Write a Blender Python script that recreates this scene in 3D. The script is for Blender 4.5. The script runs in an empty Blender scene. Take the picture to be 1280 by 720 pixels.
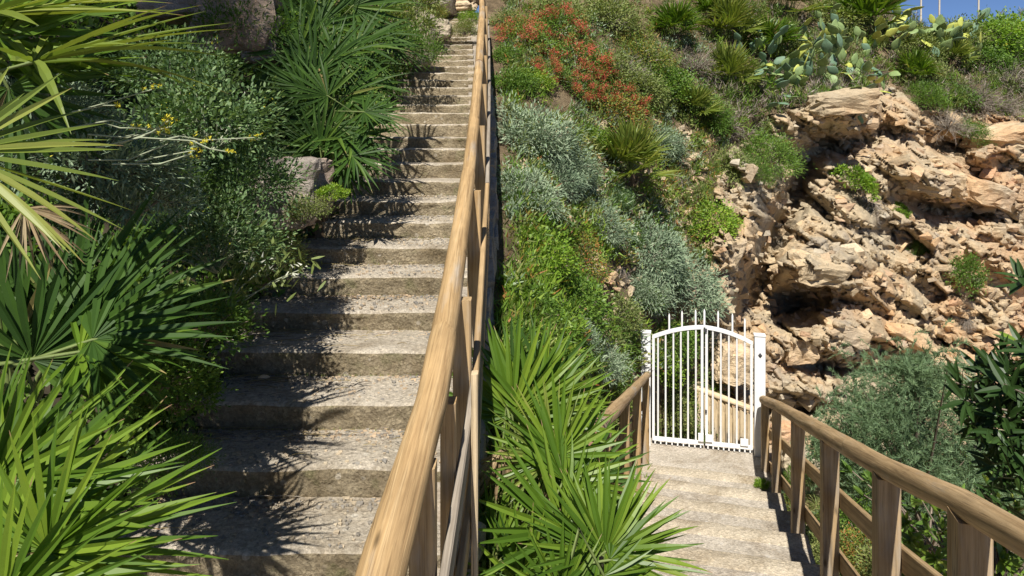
import bpy, bmesh, math, random
import numpy as np
from mathutils import Vector, Matrix, Euler, noise

# ------------------------------------------------------------------ camera, sky, sun, exposure
SC = bpy.context.scene
COL = SC.collection
F = 870.0            # focal length in pixels of the 1280 px wide frame
YH = 165.0           # row of the horizon (level camera with a lowered frame)
cam_d = bpy.data.cameras.new('camera'); cam = bpy.data.objects.new('camera', cam_d); COL.objects.link(cam)
cam_d.sensor_width = 36.0; cam_d.lens = 36.0 * F / 1280.0
cam_d.shift_y = -(360.0 - YH) / 1280.0
cam_d.clip_start = 0.05; cam_d.clip_end = 3000
cam.location = (0, 0, 0); cam.rotation_euler = (math.pi / 2, 0, 0)
SC.camera = cam
SUN_EL = 54.0
LDIR = Vector((0.16, 0.98))            # where the sunlight travels, seen from above
saz = math.atan2(-LDIR.x, -LDIR.y)     # compass direction of the sun from +Y
w = bpy.data.worlds.new('World'); SC.world = w; w.use_nodes = True
nt = w.node_tree; nt.nodes.clear()
sk = nt.nodes.new('ShaderNodeTexSky'); sk.sky_type = 'NISHITA'; sk.sun_disc = False
sk.sun_elevation = math.radians(SUN_EL); sk.sun_rotation = saz
sk.altitude = 4500; sk.air_density = 0.65; sk.dust_density = 0.0; sk.ozone_density = 4.0
bg = nt.nodes.new('ShaderNodeBackground'); bg.inputs['Strength'].default_value = 0.085
ow = nt.nodes.new('ShaderNodeOutputWorld')
nt.links.new(sk.outputs[0], bg.inputs[0]); nt.links.new(bg.outputs[0], ow.inputs[0])
sl = bpy.data.lights.new('sun', 'SUN'); sl.energy = 4.9; sl.angle = math.radians(0.5); sl.color = (1.0, 0.95, 0.87)
so = bpy.data.objects.new('sun', sl); COL.objects.link(so)
ce = math.cos(math.radians(SUN_EL)); h = LDIR.normalized()
so.rotation_euler = Vector((h.x * ce, h.y * ce, -math.sin(math.radians(SUN_EL)))).to_track_quat('-Z', 'Y').to_euler()
SC.view_settings.view_transform = 'Standard'; SC.view_settings.look = 'None'
SC.view_settings.exposure = 0.6; SC.view_settings.gamma = 1.0
SC.render.engine = 'CYCLES'
SC.cycles.max_bounces = 6; SC.cycles.diffuse_bounces = 3; SC.cycles.transmission_bounces = 4; SC.cycles.transparent_max_bounces = 4
SC.cycles.use_denoising = True
R_ = random.Random(7); NR = np.random.RandomState(11)

def P(x, y, d):
    """point seen at pixel x, y of the photograph, d metres in front of the camera"""
    return Vector(((x - 640.0) / F * d, d, -(y - YH) / F * d))

# ------------------------------------------------------------------ materials
def newmat(name):
    m = bpy.data.materials.new(name); m.use_nodes = True; t = m.node_tree; t.nodes.clear()
    return m, t
def N(t, typ, **kw):
    n = t.nodes.new(typ)
    for k, v in kw.items():
        if k[0] == '_': n.inputs[k[1:].replace('_', ' ')].default_value = v
        else: setattr(n, k, v)
    return n
def ramp(t, fac, stops):
    r = t.nodes.new('ShaderNodeValToRGB'); el = r.color_ramp.elements
    while len(el) < len(stops): el.new(0.5)
    for e, (p, c) in zip(el, stops): e.position = p; e.color = (*c, 1)
    t.links.new(fac, r.inputs[0]); return r.outputs[0]
def mix(t, fac, a, b, mode='MIX'):
    m = t.nodes.new('ShaderNodeMix'); m.data_type = 'RGBA'; m.blend_type = mode
    for s, v in ((m.inputs[0], fac), (m.inputs[6], a), (m.inputs[7], b)):
        if hasattr(v, 'links'): t.links.new(v, s)
        elif isinstance(v, (int, float)): s.default_value = v
        else: s.default_value = (*v, 1)
    return m.outputs[2]
def coords(t, kind='Object', scale=(1, 1, 1), rot=(0, 0, 0), loc=(0, 0, 0)):
    if kind == 'World':
        g = t.nodes.new('ShaderNodeNewGeometry'); o = g.outputs['Position']
    else: o = t.nodes.new('ShaderNodeTexCoord').outputs[kind]
    mp = t.nodes.new('ShaderNodeMapping'); mp.inputs['Scale'].default_value = scale
    mp.inputs['Rotation'].default_value = rot; mp.inputs['Location'].default_value = loc
    t.links.new(o, mp.inputs[0]); return mp.outputs[0]
def tnoise(t, vec, scale, detail=6, rough=0.6, dist=0.0):
    n = N(t, 'ShaderNodeTexNoise', _Scale=scale, _Detail=detail, _Roughness=rough, _Distortion=dist)
    t.links.new(vec, n.inputs['Vector']); return n.outputs['Fac']
def bump(t, height, strength, dist, nrm=None):
    b = N(t, 'ShaderNodeBump', _Strength=strength, _Distance=dist); t.links.new(height, b.inputs['Height'])
    if nrm: t.links.new(nrm, b.inputs['Normal'])
    return b.outputs[0]
def finish(t, colr, rough=0.8, nrm=None, spec=0.3):
    p = N(t, 'ShaderNodeBsdfPrincipled'); p.inputs['Roughness'].default_value = rough
    p.inputs['Specular IOR Level'].default_value = spec
    if hasattr(colr, 'links'): t.links.new(colr, p.inputs['Base Color'])
    else: p.inputs['Base Color'].default_value = (*colr, 1)
    if nrm: t.links.new(nrm, p.inputs['Normal'])
    o = t.nodes.new('ShaderNodeOutputMaterial'); t.links.new(p.outputs[0], o.inputs[0]); return p

def leafmat(name, stops, trans=0.3, rough=0.45, tip=None, spec=0.35, tcol=(1.25, 1.3, 0.6)):
    m, t = newmat(name)
    g = t.nodes.new('ShaderNodeNewGeometry'); oi = t.nodes.new('ShaderNodeObjectInfo')
    add = N(t, 'ShaderNodeMath', operation='MULTIPLY_ADD'); add.inputs[1].default_value = 0.75
    t.links.new(g.outputs['Random Per Island'], add.inputs[0])
    mm = N(t, 'ShaderNodeMath', operation='MULTIPLY'); mm.inputs[1].default_value = 0.25
    t.links.new(oi.outputs['Random'], mm.inputs[0]); t.links.new(mm.outputs[0], add.inputs[2])
    c = ramp(t, add.outputs[0], stops)
    nz = tnoise(t, coords(t, 'World'), 1.6, 3)
    c = mix(t, 1.0, c, ramp(t, nz, [(0.3, (0.78, 0.8, 0.75)), (0.7, (1.15, 1.12, 1.05))]), 'MULTIPLY')
    if tip:
        uv = t.nodes.new('ShaderNodeTexCoord'); sx = t.nodes.new('ShaderNodeSeparateXYZ')
        t.links.new(uv.outputs['UV'], sx.inputs[0])
        f2 = N(t, 'ShaderNodeMath', operation='MULTIPLY_ADD'); f2.inputs[1].default_value = 0.14
        hf = N(t, 'ShaderNodeMath', operation='MULTIPLY_ADD'); hf.inputs[1].default_value = 0.5; hf.inputs[2].default_value = -0.09
        t.links.new(sx.outputs[1], hf.inputs[0]); t.links.new(g.outputs['Random Per Island'], f2.inputs[0]); t.links.new(hf.outputs[0], f2.inputs[2])
        c = mix(t, ramp(t, f2.outputs[0], [(0.5, (0, 0, 0)), (0.515, (1, 1, 1))]), c, tip)
    p = N(t, 'ShaderNodeBsdfPrincipled'); p.inputs['Roughness'].default_value = rough
    p.inputs['Specular IOR Level'].default_value = spec
    t.links.new(c, p.inputs['Base Color'])
    tr = t.nodes.new('ShaderNodeBsdfTranslucent'); t.links.new(mix(t, 1.0, c, tcol, 'MULTIPLY'), tr.inputs[0])
    ms = t.nodes.new('ShaderNodeMixShader'); ms.inputs[0].default_value = trans
    t.links.new(p.outputs[0], ms.inputs[1]); t.links.new(tr.outputs[0], ms.inputs[2])
    o = t.nodes.new('ShaderNodeOutputMaterial'); t.links.new(ms.outputs[0], o.inputs[0])
    return m

M = {}
M['palm'] = leafmat('palm_leaf', [(0, (0.05, 0.11, 0.012)), (0.5, (0.10, 0.185, 0.018)), (0.9, (0.19, 0.28, 0.03)), (0.93, (0.22, 0.27, 0.05)), (0.95, (0.36, 0.28, 0.13))], 0.30, 0.42, (0.36, 0.23, 0.13), 0.35)
M['palm_dark'] = leafmat('palm_leaf_shaded_green', [(0, (0.03, 0.072, 0.014)), (0.6, (0.055, 0.115, 0.018)), (0.93, (0.10, 0.17, 0.025)), (0.95, (0.28, 0.22, 0.1))], 0.25, 0.55, (0.3, 0.24, 0.1), 0.25)  # deep palm green, darkened further to stand in for shade on the fronds
M['palm_yellow'] = leafmat('palm_leaf_yellow_green', [(0, (0.10, 0.15, 0.03)), (0.5, (0.18, 0.24, 0.045)), (1, (0.32, 0.34, 0.08))], 0.3, 0.42, (0.38, 0.25, 0.13), 0.4)
M['silver'] = leafmat('silver_leaf', [(0, (0.14, 0.21, 0.13)), (0.5, (0.24, 0.32, 0.21)), (1, (0.38, 0.45, 0.32))], 0.15, 0.7, None, 0.15, (1, 1, 0.9))
M['green'] = leafmat('green_leaf', [(0, (0.06, 0.125, 0.02)), (0.6, (0.115, 0.21, 0.035)), (1, (0.22, 0.33, 0.055))], 0.3, 0.5)
M['bright'] = leafmat('bright_green_leaf', [(0, (0.10, 0.20, 0.02)), (0.6, (0.19, 0.32, 0.035)), (1, (0.33, 0.42, 0.06))], 0.35, 0.5)
M['sage'] = leafmat('sage_leaf', [(0, (0.055, 0.11, 0.04)), (0.6, (0.11, 0.19, 0.075)), (1, (0.24, 0.33, 0.15))], 0.25, 0.6)
M['olive'] = leafmat('olive_leaf', [(0, (0.11, 0.15, 0.04)), (0.6, (0.20, 0.25, 0.075)), (1, (0.36, 0.36, 0.13))], 0.25, 0.6)
M['mixed'] = leafmat('autumn_mixed_leaf', [(0, (0.08, 0.14, 0.03)), (0.5, (0.17, 0.23, 0.05)), (0.72, (0.3, 0.3, 0.06)), (0.86, (0.36, 0.15, 0.05)), (1, (0.3, 0.08, 0.04))], 0.3, 0.55)
M['feather'] = leafmat('feathery_leaf', [(0, (0.10, 0.17, 0.09)), (0.6, (0.18, 0.27, 0.14)), (1, (0.28, 0.37, 0.2))], 0.25, 0.6)
M['laurel'] = leafmat('glossy_dark_leaf', [(0, (0.02, 0.045, 0.012)), (0.7, (0.035, 0.075, 0.018)), (1, (0.09, 0.16, 0.03))], 0.16, 0.42, None, 0.3)  # own glossy green, darkened further for leaves lying in shade
M['laurel_light'] = leafmat('pale_glossy_leaf', [(0, (0.10, 0.18, 0.03)), (0.7, (0.18, 0.28, 0.04)), (1, (0.36, 0.36, 0.05))], 0.25, 0.35, None, 0.5)  # lighter copy of the glossy leaf, also used for yellow green shrubs
M['dry'] = leafmat('dry_twig', [(0, (0.16, 0.13, 0.11)), (0.6, (0.28, 0.24, 0.21)), (1, (0.42, 0.38, 0.33))], 0.05, 0.9, None, 0.1)
M['straw'] = leafmat('dry_straw', [(0, (0.22, 0.17, 0.09)), (0.6, (0.36, 0.29, 0.16)), (1, (0.5, 0.43, 0.26))], 0.15, 0.8, None, 0.1)
M['red'] = leafmat('red_flower', [(0, (0.50, 0.07, 0.05)), (0.6, (0.64, 0.14, 0.10)), (1, (0.72, 0.26, 0.19))], 0.3, 0.6, None, 0.2, (1.2, .8, .8))
M['yellow'] = leafmat('yellow_flower', [(0, (0.62, 0.55, 0.03)), (1, (0.78, 0.70, 0.08))], 0.2, 0.6, None, 0.3, (1, 1, 1))
M['white_flower'] = leafmat('white_flower', [(0, (0.5, 0.52, 0.45)), (1, (0.7, 0.7, 0.6))], 0.2, 0.6)
M['pad'] = None

def m_rock(name, a, b, c, scale=1.0, strength=0.8):
    m, t = newmat(name)
    wv = coords(t, 'World'); ws = coords(t, 'World', (1, 1, 2.6), (0.25, -0.3, 0))
    oi = t.nodes.new('ShaderNodeObjectInfo')
    n1 = tnoise(t, wv, 0.7 * scale, 5, 0.6); n2 = tnoise(t, ws, 5 * scale, 8, 0.7, 0.4); n3 = tnoise(t, wv, 28 * scale, 8, 0.75)
    col = ramp(t, n1, [(0.36, a), (0.5, b), (0.66, c)])
    st_ = tnoise(t, coords(t, 'World', (1, 1, 0.45), loc=(7, 3, 1)), 0.55, 6, 0.65, 0.5)
    col = mix(t, ramp(t, st_, [(0.52, (0, 0, 0)), (0.66, (0.55, 0.55, 0.55))]), col, (0.34, 0.30, 0.25))
    sxp = t.nodes.new('ShaderNodeSeparateXYZ'); t.links.new(wv, sxp.inputs[0]); rr = N(t, 'ShaderNodeMapRange'); rr.inputs[1].default_value = 9.0; rr.inputs[2].default_value = 16.0
    t.links.new(sxp.outputs[0], rr.inputs[0]); rn = tnoise(t, coords(t, 'World', loc=(2, 9, 4)), 0.9, 5, 0.6); rm = N(t, 'ShaderNodeMath', operation='MULTIPLY'); t.links.new(rr.outputs[0], rm.inputs[0]); t.links.new(ramp(t, rn, [(0.42, (0, 0, 0)), (0.58, (1, 1, 1))]), rm.inputs[1])
    col = mix(t, rm.outputs[0], col, tuple(u * v for u, v in zip(c, (1.0, 0.86, 0.78))))
    mo = ramp(t, oi.outputs['Random'], [(0, (0.82, 0.84, 0.88)), (0.5, (1, 1, 1)), (1, (1.15, 1.05, 0.95))])
    col = mix(t, 1.0, col, mo, 'MULTIPLY')
    col = mix(t, 1.0, col, ramp(t, n2, [(0.3, (0.74, 0.72, 0.70)), (0.55, (1.05, 1.05, 1.05)), (0.75, (1.2, 1.17, 1.1))]), 'MULTIPLY')
    col = mix(t, 0.5, col, ramp(t, n3, [(0.32, (0.55, 0.53, 0.5)), (0.6, (1.1, 1.1, 1.1))]), 'MULTIPLY')
    vo = N(t, 'ShaderNodeTexVoronoi', feature='DISTANCE_TO_EDGE', _Scale=4.5 * scale)
    dn = N(t, 'ShaderNodeMix', data_type='VECTOR'); dn.inputs[0].default_value = 0.12
    nz = N(t, 'ShaderNodeTexNoise', _Scale=3.0, _Detail=4.0); t.links.new(wv, nz.inputs['Vector'])
    t.links.new(ws, dn.inputs[4]); t.links.new(nz.outputs['Color'], dn.inputs[5]); t.links.new(dn.outputs[1], vo.inputs['Vector'])
    crack = ramp(t, vo.outputs['Distance'], [(0, (0, 0, 0)), (0.07, (1, 1, 1))])
    b1 = bump(t, crack, 0.35 * strength, 0.04); b2 = bump(t, n2, 0.75 * strength, 0.10, b1); b3 = bump(t, n3, strength * 0.55, 0.02, b2)
    finish(t, col, 0.92, b3, 0.15)
    return m
M['rock'] = m_rock('ochre_rock', (0.46, 0.38, 0.26), (0.56, 0.44, 0.28), (0.54, 0.37, 0.21))
M['rock_red'] = m_rock('reddish_rock', (0.52, 0.41, 0.27), (0.57, 0.40, 0.25), (0.55, 0.34, 0.2))
M['rock_pale'] = m_rock('pale_rock', (0.52, 0.45, 0.34), (0.60, 0.50, 0.35), (0.58, 0.43, 0.28))
M['rock_grey'] = m_rock('grey_rock', (0.30, 0.27, 0.24), (0.36, 0.31, 0.26), (0.38, 0.28, 0.22), 2.2)
M['stone_wall'] = m_rock('grey_wall_stone', (0.30, 0.28, 0.25), (0.38, 0.35, 0.3), (0.42, 0.36, 0.28), 2.5)

def m_soil():
    m, t = newmat('dry_soil'); wv = coords(t, 'World')
    n1 = tnoise(t, wv, 2.5, 8, 0.7); n2 = tnoise(t, wv, 22, 8, 0.8)
    c = ramp(t, n1, [(0.35, (0.12, 0.09, 0.055)), (0.55, (0.24, 0.18, 0.11)), (0.7, (0.34, 0.27, 0.17))])
    c = mix(t, 0.7, c, ramp(t, n2, [(0.35, (0.4, 0.38, 0.36)), (0.65, (1.2, 1.2, 1.2))]), 'MULTIPLY')
    finish(t, c, 0.95, bump(t, n2, 1.0, 0.05, bump(t, n1, 0.6, 0.15)), 0.1); return m
M['soil'] = m_soil()

def m_concrete(name, base, dark, peb, rough_scale=1.0, moss=0.0):
    m, t = newmat(name); wv = coords(t, 'World')
    n1 = tnoise(t, wv, 3.0, 7, 0.65); n2 = tnoise(t, wv, 60, 6, 0.8)
    vo = N(t, 'ShaderNodeTexVoronoi', _Scale=55.0); vo.inputs['Randomness'].default_value = 1.0; t.links.new(wv, vo.inputs['Vector'])
    vb = N(t, 'ShaderNodeTexVoronoi', _Scale=17.0); t.links.new(wv, vb.inputs['Vector'])
    c = ramp(t, n1, [(0.3, dark), (0.62, base)])
    sv = N(t, 'ShaderNodeSeparateColor'); t.links.new(vo.outputs['Color'], sv.inputs[0])
    c = mix(t, 0.42, c, ramp(t, sv.outputs[0], [(0, (0.55, 0.52, 0.48)), (0.6, (1, 1, 1)), (1, (1.45, 1.42, 1.35))]), 'MULTIPLY')
    sb = N(t, 'ShaderNodeSeparateColor'); t.links.new(vb.outputs['Color'], sb.inputs[0])
    gate_ = ramp(t, sb.outputs[1], [(0.86, (0, 0, 0)), (0.9, (1, 1, 1))])
    inner = ramp(t, vb.outputs['Distance'], [(0.28, (1, 1, 1)), (0.36, (0, 0, 0))])
    f_ = mix(t, 1.0, gate_, inner, 'MULTIPLY')
    c = mix(t, f_, c, peb)
    c = mix(t, 0.65, c, ramp(t, n2, [(0.35, (0.55, 0.53, 0.5)), (0.6, (1.15, 1.15, 1.15))]), 'MULTIPLY')
    n5 = tnoise(t, wv, 1.3, 5, 0.7, 0.6); c = mix(t, 0.8, c, ramp(t, n5, [(0.35, (0.62, 0.57, 0.5)), (0.5, (1, 1, 1)), (0.7, (1.12, 1.12, 1.12))]), 'MULTIPLY')
    if moss:
        n4 = tnoise(t, wv, 4.5, 5, 0.7)
        c = mix(t, ramp(t, n4, [(0.56, (0, 0, 0)), (0.7, (moss,) * 3)]), c, (0.13, 0.15, 0.05))
    b1 = bump(t, vo.outputs['Distance'], 0.6 * rough_scale, 0.012); b2 = bump(t, n2, 0.9 * rough_scale, 0.012, b1)
    b3 = bump(t, tnoise(t, wv, 14, 6, 0.7), 0.7 * rough_scale, 0.04, b2)
    finish(t, c, 0.95, b3, 0.1); return m
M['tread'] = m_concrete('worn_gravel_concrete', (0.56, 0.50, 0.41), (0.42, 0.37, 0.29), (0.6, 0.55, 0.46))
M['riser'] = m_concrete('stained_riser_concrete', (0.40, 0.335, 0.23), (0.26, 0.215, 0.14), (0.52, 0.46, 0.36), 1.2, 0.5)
M['deck'] = m_concrete('grey_path_concrete', (0.50, 0.45, 0.38), (0.40, 0.355, 0.29), (0.5, 0.46, 0.4), 0.7)
M['deck_edge'] = m_concrete('beige_step_edge', (0.55, 0.48, 0.37), (0.44, 0.375, 0.28), (0.56, 0.49, 0.39), 0.7)

def m_wood(name, a, b, c, scale=1.0, rough=0.7):
    m, t = newmat(name)
    oi = t.nodes.new('ShaderNodeObjectInfo')
    g = coords(t, 'Object', (26 * scale, 26 * scale, 1.1 * scale))
    ad = N(t, 'ShaderNodeVectorMath', operation='ADD'); t.links.new(g, ad.inputs[0])
    cb = N(t, 'ShaderNodeMath', operation='MULTIPLY'); cb.inputs[1].default_value = 53.0; t.links.new(oi.outputs['Random'], cb.inputs[0])
    t.links.new(cb.outputs[0], ad.inputs[1])
    n1 = tnoise(t, ad.outputs[0], 1.0, 8, 0.65, 1.2)
    g2 = coords(t, 'Object', (90, 90, 2.2)); n2 = tnoise(t, g2, 1.0, 5, 0.7, 0.3)
    n3 = tnoise(t, coords(t, 'Object', (3, 3, 2)), 1.5, 4)
    col = ramp(t, n1, [(0.3, a), (0.5, b), (0.72, c)])
    col = mix(t, 0.75, col, ramp(t, n2, [(0.32, (0.45, 0.42, 0.38)), (0.5, (1, 1, 1)), (0.8, (1.15, 1.13, 1.1))]), 'MULTIPLY')
    col = mix(t, 0.6, col, ramp(t, n3, [(0.3, (0.7, 0.68, 0.66)), (0.65, (1.15, 1.12, 1.08))]), 'MULTIPLY')
    ng = tnoise(t, coords(t, 'Object', (5, 5, 1.2), loc=(3, 1, 7)), 1.3, 5, 0.6)
    lum = mix(t, 1.0, ramp(t, n1, [(0.3, (0.22, 0.20, 0.17)), (0.7, (0.46, 0.43, 0.38))]), (1, 1, 1), 'MULTIPLY')
    col = mix(t, ramp(t, ng, [(0.5, (0, 0, 0)), (0.68, (0.7, 0.7, 0.7))]), col, lum)
    ck = tnoise(t, coords(t, 'Object', (34, 34, 0.9), loc=(9, 2, 1)), 1.0, 3, 0.5, 0.6)
    ckm = ramp(t, ck, [(0.475, (0, 0, 0)), (0.5, (1, 1, 1)), (0.525, (0, 0, 0))]); ckz = ramp(t, tnoise(t, coords(t, 'Object', (2, 2, 1.5), loc=(1, 8, 4)), 1.6, 3), [(0.52, (0, 0, 0)), (0.6, (1, 1, 1))])
    col = mix(t, mix(t, 1.0, ckm, ckz, 'MULTIPLY'), col, (0.07, 0.045, 0.025))
    kv = N(t, 'ShaderNodeTexVoronoi', _Scale=1.0); t.links.new(coords(t, 'Object', (9, 9, 3.2)), kv.inputs['Vector'])
    kn = ramp(t, kv.outputs['Distance'], [(0.03, (1, 1, 1)), (0.13, (0, 0, 0))])
    col = mix(t, kn, col, tuple(v * 0.35 for v in a))
    b1 = bump(t, n1, 0.35, 0.01); b2 = bump(t, n2, 0.6, 0.004, b1)
    finish(t, col, rough, b2, 0.25); return m
M['log'] = m_wood('weathered_log', (0.28, 0.18, 0.085), (0.42, 0.285, 0.14), (0.53, 0.385, 0.21))
M['post'] = m_wood('brown_post_wood', (0.27, 0.18, 0.09), (0.39, 0.275, 0.145), (0.50, 0.365, 0.21))
M['log_brown'] = m_wood('brown_log', (0.30, 0.20, 0.10), (0.43, 0.30, 0.16), (0.54, 0.40, 0.235))
M['grey_wood'] = m_wood('grey_board', (0.18, 0.15, 0.115), (0.27, 0.235, 0.19), (0.36, 0.32, 0.265))
M['pale_wood'] = m_wood('pale_plank_wood', (0.46, 0.36, 0.22), (0.60, 0.48, 0.31), (0.70, 0.58, 0.40))
M['end_grain'] = m_wood('dark_end_grain', (0.2, 0.10, 0.07), (0.28, 0.16, 0.11), (0.36, 0.22, 0.15))
def m_paint():
    m, t = newmat('white_paint'); wv = coords(t, 'World')
    n = tnoise(t, wv, 30, 6, 0.7); c = ramp(t, n, [(0.24, (0.42, 0.26, 0.15)), (0.29, (0.66, 0.62, 0.56)), (0.40, (0.76, 0.755, 0.74)), (1, (0.82, 0.82, 0.81))])
    finish(t, c, 0.45, bump(t, tnoise(t, wv, 90, 4), 0.15, 0.003), 0.4); return m
M['white'] = m_paint()
def m_plain(name, c, rough=0.6, var=0.25, sc=12):
    m, t = newmat(name); n = tnoise(t, coords(t, 'World'), sc, 6, 0.7)
    col = ramp(t, n, [(0.3, tuple(v * (1 - var) for v in c)), (0.7, tuple(min(1, v * (1 + var)) for v in c))])
    finish(t, col, rough, bump(t, n, 0.4, 0.01)); return m
M['iron'] = m_plain('dark_iron', (0.05, 0.05, 0.055), 0.5)
M['shade_soil'] = m_plain('shade_dark_soil', (0.045, 0.036, 0.022), 0.95, 0.5, 9)  # near-black bank soil standing in for shaded gaps between the left plants
M['bark'] = m_plain('grey_bark', (0.2, 0.16, 0.12), 0.9, 0.4, 20)
M['fibre'] = m_plain('palm_trunk_fibre', (0.12, 0.085, 0.05), 0.95, 0.5, 30)
M['stalk'] = m_plain('pale_stalk', (0.55, 0.50, 0.42), 0.8, 0.15)
M['stem'] = m_plain('green_grey_stem', (0.30, 0.33, 0.22), 0.8, 0.2)
M['pad'] = m_plain('cactus_pad_green', (0.21, 0.29, 0.11), 0.5, 0.25, 7)
M['pad_y'] = m_plain('cactus_pad_yellow', (0.40, 0.43, 0.09), 0.5, 0.2, 7)
M['pad_b'] = m_plain('cactus_pad_blue_green', (0.13, 0.21, 0.13), 0.5, 0.25, 7)

# ------------------------------------------------------------------ object helpers
def tag(o, label=None, cat=None, group=None, kind=None):
    for k, v in (('label', label), ('category', cat), ('group', group), ('kind', kind)):
        if v: o[k] = v
    return o
def link(name, mesh, parent=None, mw=None):
    o = bpy.data.objects.new(name, mesh); COL.objects.link(o)
    if parent is not None: o.parent = parent
    if mw is not None: o.matrix_basis = mw
    return o
def empty(name, loc):
    o = bpy.data.objects.new(name, None); COL.objects.link(o); o.location = loc; o.empty_display_size = 0.2
    return o
def rel(parent, mw):
    return Matrix.Translation(-Vector(parent.location)) @ mw

class MB:
    def __init__(s): s.v = []; s.f = []; s.m = []; s.uv = []; s.n = 0; s.sm = []
    def add(s, v, f, mat=0, uv=None, smooth=False):
        v = np.asarray(v, float).reshape(-1, 3); f = np.asarray(f, int)
        s.v.append(v); s.f.append(f + s.n); s.m.append(np.full(len(f), mat)); s.sm.append(np.full(len(f), smooth))
        s.uv.append(np.zeros((len(v), 2)) if uv is None else np.asarray(uv, float)); s.n += len(v)
    def mesh(s, name, mats, T=None):
        me = bpy.data.meshes.new(name)
        V = np.concatenate(s.v); UV = np.concatenate(s.uv)
        if T is not None:
            A = np.array(T); V = V @ A[:3, :3].T + A[:3, 3]
        loops = np.concatenate([f.ravel() for f in s.f]); tot = np.concatenate([np.full(len(f), f.shape[1]) for f in s.f])
        start = np.concatenate([[0], np.cumsum(tot)[:-1]])
        me.vertices.add(len(V)); me.vertices.foreach_set('co', V.ravel())
        me.loops.add(len(loops)); me.loops.foreach_set('vertex_index', loops)
        me.polygons.add(len(tot)); me.polygons.foreach_set('loop_start', start); me.polygons.foreach_set('loop_total', tot)
        me.polygons.foreach_set('material_index', np.concatenate(s.m).astype(int))
        me.polygons.foreach_set('use_smooth', np.concatenate(s.sm).astype(bool))
        l = me.uv_layers.new(name='UVMap'); l.data.foreach_set('uv', UV[loops].ravel())
        for m in mats: me.materials.append(M[m] if isinstance(m, str) else m)
        me.update(calc_edges=True); me.validate()
        return me

def norm(a): return a / np.maximum(np.linalg.norm(a, axis=-1, keepdims=True), 1e-9)
def leaves(mb, B, D, U, L, W, K=2, fold=0.0, droop=0.0, prof=None, mat=0, root=0.15):
    """many blades at once: base B, direction D, upper side U, length L, half width W"""
    n = len(B); D = norm(D); S = norm(np.cross(D, U)); Un = np.cross(S, D)
    L = np.broadcast_to(L, (n,)).reshape(n, 1); W = np.broadcast_to(W, (n,)).reshape(n, 1); droop = np.broadcast_to(droop, (n,)).reshape(n, 1)
    prof = prof or (lambda t: max(0.03, math.sin(math.pi * min(1, (t * (1 - root) + root))) ** 0.8))
    rows = []; uvs = []; c = 3 if fold else 2
    for k in range(K + 1):
        t = k / K; ctr = B + D * L * t + np.array([0, 0, -1.0]) * droop * L * t * t; wd = W * prof(t)
        if fold: rows += [ctr - S * wd, ctr - Un * wd * fold, ctr + S * wd]; uvs += [(0, t), (0.5, t), (1, t)]
        else: rows += [ctr - S * wd, ctr + S * wd]; uvs += [(0, t), (1, t)]
    V = np.stack(rows, 1); per = V.shape[1]; UV = np.tile(np.array(uvs), (n, 1))
    q = []
    for k in range(K):
        for j in range(c - 1): a = k * c + j; q.append((a, a + 1, a + c + 1, a + c))
    Fq = (np.array(q)[None] + (np.arange(n) * per)[:, None, None]).reshape(-1, 4)
    mb.add(V.reshape(-1, 3), Fq, mat, UV)
def tube(mb, pts, rad, seg=6, mat=0, cap=True, smooth=True):
    pts = np.asarray(pts, float); n = len(pts); rad = np.broadcast_to(rad, (n,))
    d = norm(np.gradient(pts, axis=0)); ref = np.array([0.0, 0, 1]) if abs(d[0][2]) < 0.9 else np.array([1.0, 0, 0])
    s = norm(np.cross(d, ref)); u = np.cross(s, d); a = np.arange(seg) * 2 * math.pi / seg
    V = pts[:, None] + rad[:, None, None] * (np.cos(a)[None, :, None] * s[:, None] + np.sin(a)[None, :, None] * u[:, None])
    f = []
    for i in range(n - 1):
        for j in range(seg): f.append((i * seg + j, i * seg + (j + 1) % seg, (i + 1) * seg + (j + 1) % seg, (i + 1) * seg + j))
    mb.add(V.reshape(-1, 3), f, mat, smooth=smooth)
    if cap:
        for i in (0, n - 1):
            vv = np.vstack([V[i], pts[i]]); ff = [(j, (j + 1) % seg, seg) if i else ((j + 1) % seg, j, seg) for j in range(seg)]
            mb.add(vv, ff, mat)
def box(mb, lo, hi, mat=0, bev=0.0):
    x0, y0, z0 = lo; x1, y1, z1 = hi
    if bev <= 0:
        v = [(x0, y0, z0), (x1, y0, z0), (x1, y1, z0), (x0, y1, z0), (x0, y0, z1), (x1, y0, z1), (x1, y1, z1), (x0, y1, z1)]
        mb.add(v, [(0, 3, 2, 1), (4, 5, 6, 7), (0, 1, 5, 4), (1, 2, 6, 5), (2, 3, 7, 6), (3, 0, 4, 7)], mat); return
    b = bev   # chamfered along the long (z) edges
    ring = [(x0 + b, y0), (x1 - b, y0), (x1, y0 + b), (x1, y1 - b), (x1 - b, y1), (x0 + b, y1), (x0, y1 - b), (x0, y0 + b)]
    v = [(x, y, z0) for x, y in ring] + [(x, y, z1) for x, y in ring]
    mb.add(v, [(i, (i + 1) % 8, 8 + (i + 1) % 8, 8 + i) for i in range(8)], mat)
    mb.add(v, [tuple(range(8, 16))], mat); mb.add(v, [tuple(range(7, -1, -1))], mat)
def beam(name, a, b, wx, wz, mat, parent, up=(0, 0, 1), jitter=0.0, bev=0.006):
    """board or post from a to b: mesh along its own z so the grain runs along it"""
    a = Vector(a); b = Vector(b); z = (b - a); L = z.length; z.normalize()
    x = Vector(up).cross(z)
    if x.length < 1e-4: x = Vector((1, 0, 0)).cross(z)
    x.normalize(); y = z.cross(x)
    m = MB(); box(m, (-wx / 2, -wz / 2, 0), (wx / 2, wz / 2, L), 0, bev)
    T = Matrix((x, y, z)).transposed().to_4x4(); T.translation = a
    return link(name, m.mesh(name, [mat]), parent, rel(parent, T) if parent else T)
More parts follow.
